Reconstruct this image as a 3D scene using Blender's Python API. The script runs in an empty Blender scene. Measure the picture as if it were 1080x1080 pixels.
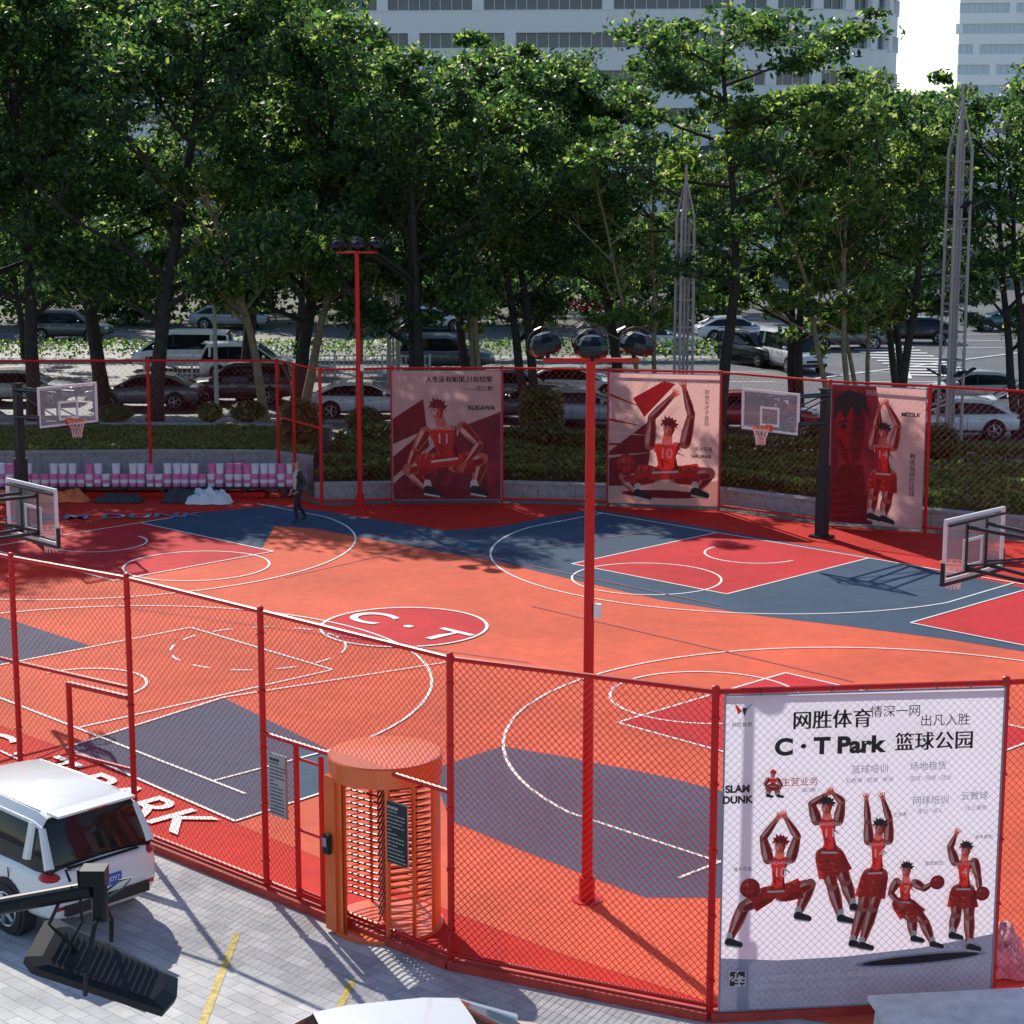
import bpy, math, random
import numpy as np
from mathutils import Vector, Matrix
random.seed(7); rng=np.random.default_rng(7)
sc=bpy.context.scene
sc.view_settings.view_transform='Standard'; sc.view_settings.look='None'; sc.view_settings.exposure=0
# ---------- survey helpers (metres; camera stands at x=0,y=0,z=10) ----------
F=2050.0; HC=10.0; PIT=math.atan(373/F)
def ray(u,v):
    a=(u-540)/F; b=-(v-540)/F
    return Vector((a, math.cos(PIT)+b*math.sin(PIT), -math.sin(PIT)+b*math.cos(PIT)))
def W(u,v,z=0.0):
    d=ray(u,v); t=(z-HC)/d.z
    return Vector((d.x*t,d.y*t,z))
def WY(u,v,y):
    d=ray(u,v); t=y/d.y
    return Vector((d.x*t,y,HC+d.z*t))
# ---------- materials ----------
def mat(name,col,rough=0.6,var=0.0,scale=3.0,metal=0.0,bump=0.0,bscale=40.0,trans=0.0,tcol=None,coat=0.0,spec=0.5,orand=0.0):
    m=bpy.data.materials.new(name); m.use_nodes=True
    nt=m.node_tree; N=nt.nodes; L=nt.links
    b=N['Principled BSDF']; b.inputs['Roughness'].default_value=rough; b.inputs['Metallic'].default_value=metal
    b.inputs['Base Color'].default_value=(*col,1); b.inputs['Specular IOR Level'].default_value=spec
    if coat: b.inputs['Coat Weight'].default_value=coat; b.inputs['Coat Roughness'].default_value=0.05
    if orand>0:
        oi=N.new('ShaderNodeObjectInfo');r=N.new('ShaderNodeMapRange');r.inputs['To Min'].default_value=1-orand; r.inputs['To Max'].default_value=1+orand
        L.new(oi.outputs['Random'],r.inputs['Value']);mx=N.new('ShaderNodeVectorMath'); mx.operation='SCALE'; mx.inputs[0].default_value=col
        L.new(r.outputs['Result'],mx.inputs['Scale']); L.new(mx.outputs[0],b.inputs['Base Color'])
    if var>0 or bump>0: tc=N.new('ShaderNodeTexCoord')
    if var>0:
        n1=N.new('ShaderNodeTexNoise'); n1.inputs['Scale'].default_value=scale; n1.inputs['Detail'].default_value=4; n1.inputs['Roughness'].default_value=0.65
        L.new(tc.outputs['Object'],n1.inputs['Vector'])
        r=N.new('ShaderNodeMapRange'); r.inputs['From Min'].default_value=0.3; r.inputs['From Max'].default_value=0.7
        r.inputs['To Min'].default_value=1-var; r.inputs['To Max'].default_value=1+var
        L.new(n1.outputs['Fac'],r.inputs['Value'])
        mx=N.new('ShaderNodeVectorMath'); mx.operation='SCALE'; mx.inputs[0].default_value=col
        L.new(r.outputs['Result'],mx.inputs['Scale']); L.new(mx.outputs[0],b.inputs['Base Color'])
    if bump>0:
        n2=N.new('ShaderNodeTexNoise'); n2.inputs['Scale'].default_value=bscale; n2.inputs['Detail'].default_value=3
        L.new(tc.outputs['Object'],n2.inputs['Vector'])
        bp=N.new('ShaderNodeBump'); bp.inputs['Strength'].default_value=bump; bp.inputs['Distance'].default_value=0.02
        L.new(n2.outputs['Fac'],bp.inputs['Height']); L.new(bp.outputs[0],b.inputs['Normal'])
    if trans>0:
        t=N.new('ShaderNodeBsdfTranslucent'); t.inputs['Color'].default_value=(*(tcol or col),1)
        mi=N.new('ShaderNodeMixShader'); mi.inputs['Fac'].default_value=trans
        L.new(b.outputs[0],mi.inputs[1]); L.new(t.outputs[0],mi.inputs[2]); L.new(mi.outputs[0],N['Material Output'].inputs['Surface'])
    return m
def glassmat(name,alpha,col=(0.8,0.9,0.95)):
    m=bpy.data.materials.new(name); m.use_nodes=True; nt=m.node_tree;N=nt.nodes;L=nt.links
    b=N['Principled BSDF']; b.inputs['Base Color'].default_value=(*col,1); b.inputs['Roughness'].default_value=0.05
    t=N.new('ShaderNodeBsdfTransparent'); mi=N.new('ShaderNodeMixShader'); mi.inputs['Fac'].default_value=alpha
    L.new(t.outputs[0],mi.inputs[1]); L.new(b.outputs[0],mi.inputs[2]); L.new(mi.outputs[0],N['Material Output'].inputs['Surface'])
    return m
def surfmat(name,col,rough=0.8):
    """acrylic sports surface: broad wear, fine grain, scuffs"""
    m=mat(name,col,rough,spec=0.2)
    nt=m.node_tree;N=nt.nodes;L=nt.links;b=N['Principled BSDF']
    tc=N.new('ShaderNodeTexCoord')
    def noi(s,d,r): 
        n=N.new('ShaderNodeTexNoise');n.inputs['Scale'].default_value=s;n.inputs['Detail'].default_value=d;n.inputs['Roughness'].default_value=r
        L.new(tc.outputs['Object'],n.inputs['Vector']);return n
    a=noi(0.25,5,0.6); c=noi(2.2,7,0.78)
    m1=N.new('ShaderNodeMapRange'); m1.inputs['From Min'].default_value=.3;m1.inputs['From Max'].default_value=.7;m1.inputs['To Min'].default_value=.78;m1.inputs['To Max'].default_value=1.14
    m2=N.new('ShaderNodeMapRange'); m2.inputs['From Min'].default_value=.3;m2.inputs['From Max'].default_value=.7;m2.inputs['To Min'].default_value=.84;m2.inputs['To Max'].default_value=1.12
    L.new(a.outputs['Fac'],m1.inputs['Value']);L.new(c.outputs['Fac'],m2.inputs['Value'])
    mm=N.new('ShaderNodeMath');mm.operation='MULTIPLY';L.new(m1.outputs[0],mm.inputs[0]);L.new(m2.outputs[0],mm.inputs[1])
    s=N.new('ShaderNodeVectorMath');s.operation='SCALE';s.inputs[0].default_value=col;L.new(mm.outputs[0],s.inputs['Scale']);L.new(s.outputs[0],b.inputs['Base Color'])
    return m
M_red=surfmat('court_red',(0.62,0.022,0.013)); M_sal=surfmat('court_salmon',(0.72,0.118,0.058)); M_key=surfmat('court_key_red',(0.60,0.024,0.032))
M_blue=surfmat('court_blue',(0.048,0.090,0.15)); M_line=mat('line_white',(0.8,0.8,0.78),0.6,0.08,8)
M_pline=mat('line_purple',(0.30,0.07,0.12),0.7)
M_fred=mat('fence_red',(0.60,0.009,0.010),0.4,spec=.35)
M_wire=mat('wire_red',(0.64,0.018,0.014),0.5,spec=.3)
M_black=mat('black_paint',(0.010,0.016,0.024),0.4)
M_dark=mat('dark_rubber',(0.02,0.02,0.022),0.8)
M_white=mat('white_paint',(0.78,0.79,0.8),0.35)
M_steel=mat('steel',(0.5,0.52,0.55),0.35,metal=0.7)
M_orange=mat('orange_red_paint',(0.84,0.15,0.035),0.33,coat=0.2)
M_rim=mat('rim_orange',(0.8,0.10,0.02),0.4)
M_glass=glassmat('board_glass',0.14)
M_net=mat('net_cord',(0.8,0.62,0.6),0.8)
M_granite=mat('granite',(0.36,0.35,0.36),0.75,0.25,6,bump=0.3)
M_bark=mat('bark',(0.040,0.036,0.032),0.9,0.45,5,bump=0.8,bscale=14)
M_barkl=mat('bark_light',(0.24,0.20,0.12),0.85,0.35,5,bump=0.6,bscale=14)
def leafm(n,c,t,f=0.45): return mat(n,c,0.45,trans=f,tcol=t,spec=.4,orand=.25)
LF1=[leafm('leaf_deep',(0.020,0.052,0.028),(0.06,0.17,0.05)),leafm('leaf_mid',(0.042,0.092,0.038),(0.21,0.42,0.07)),leafm('leaf_light',(0.10,0.16,0.05),(0.58,0.76,0.15),.55)]
LF2=[leafm('shrub_deep',(0.04,0.075,0.033),(0.12,0.24,0.06)),leafm('shrub_mid',(0.075,0.125,0.045),(0.28,0.44,0.09)),leafm('shrub_light',(0.13,0.18,0.06),(0.50,0.62,0.15))]
# ---------- mesh builder ----------
class MB:
    def __init__(s): s.v=[];s.f=[];s.m=[]
    def add(s,vs,fs,mi=0):
        o=len(s.v); s.v+= [tuple(x) for x in vs]; s.f+=[tuple(i+o for i in f) for f in fs]; s.m+=[mi]*len(fs)
    def box(s,c,size,mi=0,R=None,taper=1.0):
        x,y,z=[a/2 for a in size]; c=Vector(c)
        vs=[]
        for dz in(-1,1):
            k=taper if dz>0 else 1
            for dx,dy in((-1,-1),(1,-1),(1,1),(-1,1)):
                p=Vector((dx*x*k,dy*y*k,dz*z)); 
                if R: p=R@p
                vs.append(c+p)
        s.add(vs,[(3,2,1,0),(4,5,6,7),(0,1,5,4),(1,2,6,5),(2,3,7,6),(3,0,4,7)],mi)
    def path(s,pts,rad,n=8,mi=0,caps=True,closed=False):
        pts=[Vector(p) for p in pts]
        if not hasattr(rad,'__len__'): rad=[rad]*len(pts)
        vs=[];k=len(pts); ref=None
        for i,p in enumerate(pts):
            if closed: t=pts[(i+1)%k]-pts[i-1]
            else: t=(pts[min(i+1,k-1)]-pts[max(i-1,0)])
            t=t.normalized() if t.length>1e-9 else Vector((0,0,1))
            if ref is None: ref=Vector((0,0,1)) if abs(t.z)<0.9 else Vector((1,0,0))
            a=t.cross(ref).normalized(); b=a.cross(t).normalized(); ref=b
            for j in range(n):
                q=2*math.pi*j/n; vs.append(p+(a*math.cos(q)+b*math.sin(q))*rad[i])
        fs=[]
        for i in range(k if closed else k-1):
            i2=(i+1)%k
            for j in range(n): fs.append((i*n+j,i*n+(j+1)%n,i2*n+(j+1)%n,i2*n+j))
        if caps and not closed: fs.append(tuple(range(n))[::-1]); fs.append(tuple((k-1)*n+j for j in range(n)))
        s.add(vs,fs,mi)
    def cyl(s,a,b,r1,r2=None,n=12,mi=0): s.path([a,b],[r1,r1 if r2 is None else r2],n,mi)
    def ell(s,c,r,mi=0,nu=12,nv=8,R=None,z0=-1.0):
        c=Vector(c);vs=[];fs=[]
        for i in range(nv+1):
            th=math.pi*i/nv
            for j in range(nu):
                ph=2*math.pi*j/nu
                p=Vector((r[0]*math.sin(th)*math.cos(ph),r[1]*math.sin(th)*math.sin(ph),r[2]*max(math.cos(th),z0)))
                if R:p=R@p
                vs.append(c+p)
        for i in range(nv):
            for j in range(nu): fs.append((i*nu+j,(i+1)*nu+j,(i+1)*nu+(j+1)%nu,i*nu+(j+1)%nu))
        s.add(vs,fs,mi)
    def poly(s,pts,mi=0): s.add(pts,[tuple(range(len(pts)))],mi)
    def lathe(s,c,prof,n=20,mi=0,axis=None):
        c=Vector(c);vs=[];fs=[]
        for (r,z) in prof:
            for j in range(n):
                a=2*math.pi*j/n; vs.append(c+Vector((r*math.cos(a),r*math.sin(a),z)))
        for i in range(len(prof)-1):
            for j in range(n): fs.append((i*n+j,i*n+(j+1)%n,(i+1)*n+(j+1)%n,(i+1)*n+j))
        s.add(vs,fs,mi)
    def obj(s,name,mats,parent=None,smooth=False,origin=(0,0,0),M=None,angle=None):
        me=bpy.data.meshes.new(name); o=Vector(origin)
        me.from_pydata([(x[0]-o.x,x[1]-o.y,x[2]-o.z) for x in s.v],[],s.f)
        for m in mats: me.materials.append(m)
        me.polygons.foreach_set('material_index',s.m)
        if smooth: me.polygons.foreach_set('use_smooth',[True]*len(s.f))
        me.update()
        ob=bpy.data.objects.new(name,me); sc.collection.objects.link(ob); ob.location=o
        if M is not None: ob.matrix_world=M
        if parent: ob.parent=parent
        if angle:
            try: me.set_sharp_from_angle(angle=math.radians(angle))
            except Exception: pass
        return ob
def empty(name,loc=(0,0,0)):
    e=bpy.data.objects.new(name,None); sc.collection.objects.link(e); e.location=loc; e.empty_display_size=0.5; return e
def text(body,M,size,m,parent,name='lettering',ax='CENTER',bold=0.0,sx=1.0):
    c=bpy.data.curves.new(name,'FONT'); c.body=body; c.size=size; c.align_x=ax; c.align_y='CENTER'; c.offset=bold
    c.materials.append(m); o=bpy.data.objects.new(name,c); sc.collection.objects.link(o)
    if parent: o.parent=parent; M=parent_inv[parent.name]@M if parent.name in parent_inv else M
    o.matrix_basis=M@Matrix.Diagonal((sx,1,1,1)); return o
parent_inv={}
# ---------- ground ----------
g=MB(); g.poly([(-1500,-300,0),(1500,-300,0),(1500,2500,0),(-1500,2500,0)])
g.obj('ground',[mat('ground_soil',(0.13,0.13,0.11),0.9,0.3,0.2)])
# near fence line
NF=[(-14.5,34.6),(-7.66,29.1),(-5.60,27.6),(-3.39,25.5),(-0.76,23.0),(2.33,21.5),(5.75,21.9),(9.2,22.6),(13,24.5)]
BFL=[(-27,50),(-20.5,57.2),(-15.9,58.3),(-11.0,58.5),(-7.1,58.5),(-5.55,55.9),(-3.5,56.3),(-0.3,56.4),(2.8,55.9),(5.95,55.2),(8.7,52.9),(11.2,51.8),(14.5,50.0),(20,46),(24,38)]
def pavermat():
    m=mat('pavers',(0.42,0.42,0.42),0.75,bump=0.2)
    N=m.node_tree.nodes;L=m.node_tree.links;b=N['Principled BSDF'];tc=N.new('ShaderNodeTexCoord')
    mp=N.new('ShaderNodeMapping');mp.inputs['Rotation'].default_value=(0,0,math.radians(43));L.new(tc.outputs['Object'],mp.inputs['Vector'])
    br=N.new('ShaderNodeTexBrick');br.inputs['Scale'].default_value=1.0;br.inputs['Brick Width'].default_value=0.4;br.inputs['Row Height'].default_value=0.2
    br.inputs['Mortar Size'].default_value=0.006;br.inputs['Color1'].default_value=(0.42,0.43,0.45,1);br.inputs['Color2'].default_value=(0.56,0.56,0.56,1);br.inputs['Mortar'].default_value=(0.24,0.24,0.25,1)
    L.new(mp.outputs[0],br.inputs['Vector'])
    n=N.new('ShaderNodeTexNoise');n.inputs['Scale'].default_value=0.9;n.inputs['Detail'].default_value=8;n.inputs['Roughness'].default_value=.7;L.new(tc.outputs['Object'],n.inputs['Vector'])
    r=N.new('ShaderNodeMapRange');r.inputs['From Min'].default_value=.3;r.inputs['From Max'].default_value=.7;r.inputs['To Min'].default_value=.62;r.inputs['To Max'].default_value=1.2;L.new(n.outputs['Fac'],r.inputs['Value'])
    s=N.new('ShaderNodeVectorMath');s.operation='SCALE';L.new(br.outputs['Color'],s.inputs[0]);L.new(r.outputs[0],s.inputs['Scale']);L.new(s.outputs[0],b.inputs['Base Color'])
    return m
pv=MB(); pts=[(x,y,0.006) for x,y in NF]; pv.poly([(-30,0,0.006),(30,0,0.006),(30,30,0.006)]+pts[::-1]+[(-30,40,0.006)])
pv.obj('pavement',[pavermat()])
# ---------- court ----------
court=empty('basketball_court',(0,40,0)); parent_inv['basketball_court']=Matrix.Translation((0,-40,0))
def cobj(mb,name,mats):
    o=mb.obj(name,mats,origin=(0,40,0)); o.parent=court; o.location=(0,0,0); return o
c=MB(); c.poly([(x,y,0.010) for x,y in NF]+[(x,y,0.010) for x,y in BFL[::-1]]); cobj(c,'surface_red',[M_red])
def px(pl,z): return [tuple(W(u,v))[:2]+(z,) for u,v in pl]
c=MB()
c.poly(px([(-250,690),(-60,640),(40,612),(130,607),(272,586),(230,568),(300,548),(470,565),(625,545),(760,562),(1000,606),(1300,660),(1300,1000),(1000,1100),(760,1062),(600,1010),(475,962),(247,869),(70,791),(-100,730)],0.014)); cobj(c,'surface_salmon',[M_sal])
c=MB()
c.poly(px([(145,552),(215,541),(290,533.5),(335,539),(400,549),(470,560),(530,556),(575,546),(628,538),(700,549),(760,560),(860,578),(930,591),(1010,607),(1120,628),(1200,650),(1200,720),(1080,688),(1000,675),(900,662),(800,650),(700,634),(600,611),(520,592),(440,578),(380,567),(330,558),(290,555),(272,586),(208,570)],0.018))
c.poly(px([(-120,620),(0,651),(96,682),(0,702),(-80,718)],0.018))
c.poly(px([(70,790),(248,868),(400,818),(236,737)],0.018))
c.poly(px([(455,812),(530,788),(600,800),(700,820),(800,845),(900,850),(880,935),(800,945),(755,948),(680,948),(560,902),(475,867)],0.018))
cobj(c,'surface_blue',[M_blue])
CL=MB(); CK=MB(); zz=[0.026]
def nz(): zz[0]+=0.0002; return zz[0]
def line(p,q,w=0.055,mb=None,mi=0):
    mb=mb or CL
    p=Vector(p[:2]);q=Vector(q[:2]);d=(q-p).normalized();n=Vector((-d.y,d.x))*w/2;z=nz()
    mb.poly([(*(p+n),z),(*(p-n),z),(*(q-n),z),(*(q+n),z)],mi)
def arc(cn,r,a0,a1,w=0.055,dash=0):
    z=nz(); N=max(12,int(abs(a1-a0)*r/0.15)); cn=Vector(cn[:2])
    for i in range(N):
        if dash and (i//dash)%2: continue
        t0=a0+(a1-a0)*i/N;t1=a0+(a1-a0)*(i+1)/N
        vs=[(*(cn+Vector((math.cos(t),math.sin(t)))*rr),z) for t,rr in((t0,r-w/2),(t0,r+w/2),(t1,r+w/2),(t1,r-w/2))]
        CL.poly(vs)
def disc(cn,r,z,mb,mi=0): mb.poly([(cn[0]+r*math.cos(a*math.pi/24),cn[1]+r*math.sin(a*math.pi/24),z) for a in range(48)],mi)
def halfcourt(rim,n,fill=True,three=True,dash=0,base=(7.5,7.5),ftdash=False,ft=True):
    rim=Vector(rim);n=Vector(n).normalized();t=Vector((-n.y,n.x));an=math.atan2(n.y,n.x)
    P=lambda a,b: rim+n*a+t*b
    if fill: CK.poly([(*P(a,b),0.022) for a,b in((-1.575,-2.45),(4.22,-2.45),(4.22,2.45),(-1.575,2.45))])
    for s in(-1,1): line(P(-1.575,2.45*s),P(4.22,2.45*s))
    line(P(4.22,-2.45),P(4.22,2.45)); 
    if base: line(P(-1.575,-base[0]),P(-1.575,base[1]))
    if ftdash: arc(P(4.22,0),1.8,0,2*math.pi,dash=3)
    elif ft: arc(P(4.22,0),1.8,0,2*math.pi)
    arc(rim,1.25,an-math.pi/2,an+math.pi/2)
    if three:
        A=math.radians(77.9); arc(rim,6.75,an-A,an+A,dash=dash)
        for s in(-1,1): line(P(1.41,6.6*s),P(-1.575,6.6*s))
R1=(6.2,48.9);R2=(6.6,32.4);L1=(-10.9,50.3);L2=(-8.3,36.2);R3=(13.4,40.0)
nR1=(-.7,-.714);nR2=(-.7,.714);nL1=(.72,-.69);nL2=(.72,.69)
halfcourt(R1,nR1); halfcourt(R2,nR2,dash=0); halfcourt(L1,nL1,base=(7.5,4.0)); halfcourt(L2,nL2,fill=False,ftdash=True)
halfcourt(R3,(-.7,.714),three=False,base=None,ft=False)
cc=W(426,662); disc(cc,1.8,0.0225,CK); arc(cc,1.8,0,2*math.pi,0.07)
line(W(70,790),W(248,868));line(W(248,868),W(400,818));line(W(70,790),W(236,737));line(W(236,737),W(470,700))
line(W(-40,775),W(70,826),0.05)
for a,b in(((380,560),(760,640)),((470,592),(700,560)),((120,640),(560,700)),((560,640),(900,720)),((300,610),(520,560))): line(W(*a),W(*b),0.04,CL,1)
cobj(CK,'key_areas',[M_key]); cobj(CL,'court_markings',[M_line,M_pline])
def gtext(s,p,d,size,m,sx=1.0,bold=0.02,ax='CENTER'):
    d=Vector((*d,0)).normalized();u=Vector((-d.y,d.x,0));M=Matrix(((d.x,u.x,0,p.x),(d.y,u.y,0,p.y),(0,0,1,0.0385),(0,0,0,1)))
    text(s,M,size,m,court,'ground_lettering',bold=bold,sx=sx,ax=ax)
gtext('C · T',cc,(.72,-.69),1.3,M_line,1.2,0.02)
gtext('C · T PARK',W(208,876),(.70,-.71),1.22,M_line,1.15,0.012,'RIGHT')
M_bl=mat('letter_blue',(0.10,0.16,0.30),0.6)
gtext('SLAM DUNK',W(110,546),(.95,.1),1.0,M_bl,1.0,0.02)
k=MB()
for (a,b) in zip(NF[:-1],NF[1:]):
    a=Vector((*a,0));b=Vector((*b,0));d=(b-a);an=math.atan2(d.y,d.x)
    k.box((a+b)/2+Vector((0,0,0.05)),(d.length,0.24,0.14),0,Matrix.Rotation(an,3,'Z'))
k.obj('kerb',[mat('kerb_red',(0.5,0.05,0.035),0.7,0.25,3)])
# ---------- chain-link fences ----------
def mesh_panel(mb,a,b,h0,h1,s,r,mi=1):
    a=Vector((*a,0));b=Vector((*b,0));L=(b-a).length;d=(b-a)/L;H=h1-h0;n=Vector((d.y,-d.x,0))
    for sg in(1,-1):
        k=-H
        while k<L:
            if sg>0: x0,x1=k,k+H
            else: x0,x1=k+H,k
            p0=(x0,h0);p1=(x1,h1)
            def clip(xa,ha,xb,hb):
                t0,t1=0.0,1.0;dx=xb-xa
                for lim,sgn in((0,1),(L,-1)):
                    fa=sgn*(xa-lim);fb=sgn*(xb-lim)
                    if fa<0 and fb<0:return None
                    if fa<0:t0=max(t0,fa/(fa-fb))
                    elif fb<0:t1=min(t1,fa/(fa-fb))
                if t1-t0<1e-3:return None
                return xa+dx*t0,ha+(hb-ha)*t0,xa+dx*t1,ha+(hb-ha)*t1
            c=clip(p0[0],p0[1],p1[0],p1[1])
            if c:
                off=n*0.004*sg
                A=a+d*c[0]+Vector((0,0,c[1]))+off;B=a+d*c[2]+Vector((0,0,c[3]))+off
                m_=max(1,int((B-A).length/.4))
                mb.path([A.lerp(B,i_/m_) for i_ in range(m_+1)],r,3,mi,caps=False)
            k+=s
HF=4.0
nf=MB()
def post(mb,x,y,h,r=0.045):
    mb.cyl((x,y,0),(x,y,h),r,n=10,mi=0);mb.ell((x,y,h),(r*1.1,r*1.1,r*.7),0,10,6)
for i,(a,b) in enumerate(zip(NF[:-1],NF[1:])):
    post(nf,a[0],a[1],HF+0.05)
    for z in (HF,0.18): nf.cyl((*a,z),(*b,z),0.034,n=8)
    A=Vector(a);B=Vector(b)
    if i==3:
        mesh_panel(nf,a,b,2.3,HF,0.095,0.0038)
        mesh_panel(nf,a,tuple(A.lerp(B,.19)),0.2,2.3,0.095,0.0038)
        nf.cyl((*a,2.3),(*b,2.3),0.035,n=8)
        for t,h in((.19,2.3),(.33,2.2)): 
            p=A.lerp(B,t);post(nf,p.x,p.y,h,0.04)
        p=A.lerp(B,.19);q=A.lerp(B,.33)
        for z in(0.25,1.1,2.1): nf.cyl((*p,z),(*q,z),0.022,n=6)
    else:
        mesh_panel(nf,a,b,0.2,HF,0.095 if i>=3 else 0.11,0.0055 if i==4 else 0.0034)
        if i in(0,1): nf.cyl((*a,2.35),(*b,2.35),0.035,n=8)
        if i==1:
            p=A.lerp(B,.47);post(nf,p.x,p.y,2.2,0.045);nf.cyl((*p,2.2),(*B.lerp(A,.02),2.2),0.045,n=8)
            nf.cyl((*p,1.1),(*B,1.1),0.03,n=8)
    for z in(.5,1.3,2.1,2.9,3.7): nf.box((a[0],a[1]-.01,z),(.105,.10,.025))
post(nf,NF[-1][0],NF[-1][1],HF)
nf.obj('chain_link_fence',[M_fred,M_wire],origin=(0,24,0))
bf=MB()
for a,b in zip(BFL[:-1],BFL[1:]):
    post(bf,a[0],a[1],HF+0.03,0.05)
    for z in(HF,0.15): bf.cyl((*a,z),(*b,z),0.035,n=8)
    mesh_panel(bf,a,b,0.15,HF,0.19,0.0025)
bf.cyl((*BFL[4],2.3),(*BFL[5],2.3),0.04); bf.cyl((-6.5,57.5,0),(-6.5,57.5,4),0.05)
bf.obj('chain_link_fence',[M_fred,M_wire],origin=(0,56,0))
# ---------- banners ----------
def bmat(n,c,t=0.35,var=.05,sc_=1.2): return mat(n,c,0.55,var,sc_,trans=t,tcol=c)
B_white=bmat('vinyl_white',(0.78,0.81,0.92),0.5);B_pink=bmat('vinyl_pink',(0.86,0.50,0.47),.6,.22);B_mar=bmat('print_maroon',(0.24,0.022,0.04),.4,.35,2)
I_red=bmat('ink_red',(0.80,0.045,0.035),.5,.2,5);I_dred=bmat('ink_dark_red',(0.24,0.012,0.018),.4,.3,5);I_skin=bmat('ink_skin',(0.78,0.20,0.15),.5,.2,5)
I_blk=bmat('ink_black',(0.018,0.01,0.014),.1);I_wht=bmat('ink_white',(0.85,0.80,0.80),.5);I_gry=bmat('ink_grey',(0.36,0.37,0.46),.35,.2,1.5);I_gold=bmat('ink_light_skin',(.90,.56,.48),.5,.15,5)
I_mid=bmat('ink_mid_red',(0.48,0.022,0.026),.45,.3,5)
BM=[B_white,B_pink,B_mar,I_red,I_dred,I_skin,I_blk,I_wht,I_gry,I_gold,I_mid]
class Ban:
    """flat printed banner, drawn in its own plane; u right, v down, metres"""
    def __init__(s,O,R,w,h,back=0):
        s.O=Vector(O);s.R=Vector(R).normalized();s.N=Vector((s.R.y,-s.R.x,0));s.w=w;s.h=h;s.mb=MB();s.k=0;s.texts=[]
        s.mb.add([s.P(0,0,0),s.P(0,h,0),s.P(w,h,0),s.P(w,0,0)],[(0,1,2,3)],back)
    def P(s,u,v,d): return s.O+s.R*u-Vector((0,0,v))+s.N*d
    def poly(s,pts,mi):
        s.k+=1;d=0.002+s.k*0.00012
        pts=[(min(max(u,0),s.w),min(max(v,0),s.h)) for u,v in pts]
        s.mb.poly([s.P(u,v,d) for u,v in pts][::-1],mi)
    def rect(s,x0,y0,x1,y1,mi): s.poly([(x0,y0),(x1,y0),(x1,y1),(x0,y1)],mi)
    def limb(s,a,b,ra,rb,mi,bulge=0):
        a=Vector(a);b=Vector(b);d=(b-a);an=math.atan2(d.y,d.x);pts=[];n=Vector((-math.sin(an),math.cos(an)));m=a.lerp(b,.38);rm=(ra*.62+rb*.38)*(1+bulge)
        for i in range(7): t=an+math.pi/2+math.pi*i/6;pts.append((a.x+ra*math.cos(t),a.y+ra*math.sin(t)))
        pts.append(tuple(m-n*rm))
        for i in range(7): t=an-math.pi/2+math.pi*i/6;pts.append((b.x+rb*math.cos(t),b.y+rb*math.sin(t)))
        pts.append(tuple(m+n*rm))
        s.poly(pts,mi)
    def ell(s,c,rx,ry,mi,rot=0,n=20):
        cr,sr=math.cos(rot),math.sin(rot)
        s.poly([(c[0]+rx*math.cos(t)*cr-ry*math.sin(t)*sr,c[1]+rx*math.cos(t)*sr+ry*math.sin(t)*cr) for t in[2*math.pi*i/n for i in range(n)]],mi)
    def player(s,j,k,hair=6,shoe=6,num='10'):
        sh=lambda q:Vector(q)
        def lm(a,b,ra,rb,base,dark,light,bulge=.15):
            s.limb(a,b,ra+k*.004,rb+k*.004,4,bulge);s.limb(a,b,ra,rb,base,bulge)
            a=sh(a);b=sh(b);d=(b-a);n=Vector((-d.y,d.x)).normalized()
            if n.x<0:n=-n
            s.limb(a.lerp(b,.02)+n*ra*.46,a.lerp(b,.95)+n*rb*.44,ra*.48,rb*.46,dark,bulge*.6)
            s.limb(a.lerp(b,.10)+n*ra*.74,a.lerp(b,.6)+n*rb*.74,ra*.18,rb*.16,4,bulge)
            s.limb(a.lerp(b,.08)-n*ra*.48,a.lerp(b,.62)-n*rb*.42,ra*.36,rb*.24,light,.3)
            s.limb(a.lerp(b,.52)-n*ra*.2,a.lerp(b,.88)-n*rb*.4,ra*.16,rb*.16,light,.3)
            s.limb(a.lerp(b,.30)+n*ra*.1,a.lerp(b,.62)+n*rb*.25,ra*.05,rb*.04,4)
        for S in('L','R'):
            lm(j['kn'+S],j['ft'+S],k*.070,k*.036,5,10,9,.28); lm(j['hip'+S],j['kn'+S],k*.095,k*.066,5,10,9)
            hp_=sh(j['hip'+S]);d=(sh(j['kn'+S])-hp_);n=Vector((-d.y,d.x)).normalized();e=hp_+d*.66
            s.poly([tuple(hp_+n*k*.105),tuple(e+n*k*.135),tuple(e+d*.06+n*k*.06),tuple(e-d*.02),tuple(e+d*.05-n*k*.05),tuple(e+d*.02-n*k*.125),tuple(hp_-n*k*.105)],3)
            sg=1 if n.x>0 else -1
            s.poly([tuple(hp_+n*k*.095*sg),tuple(e+n*k*.13*sg),tuple(e+n*k*.04*sg),tuple(hp_+n*k*.02*sg)],10)
            for f_ in(.2,.4,.6,.8): q_=hp_+d*.66*f_;s.limb(q_-n*k*.07*sg,q_+n*k*.03*sg+d*.09,k*.008,k*.003,10)
            for f_ in(.3,.7): q_=hp_+d*.66*f_;s.limb(q_-n*k*.09*sg,q_-n*k*.05*sg+d*.1,k*.010,k*.004,5)
            f=sh(j['ft'+S]);tv=Vector(j.get('toe'+S,(k*.13,k*.05)));s.limb(f-Vector((0,k*.07)),f,k*.042,k*.045,7);s.limb(f+Vector((0,k*.01)),f+tv,k*.052,k*.038,shoe);s.limb(f+Vector((-k*.03,k*.055)),f+tv+Vector((0,k*.035)),k*.012,k*.010,7)
        nk=sh(j['neck']);hp=(sh(j['hipL'])+sh(j['hipR']))/2;wv=(sh(j['shR'])-sh(j['shL']));SL=sh(j['shL']);SR=sh(j['shR'])
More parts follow.
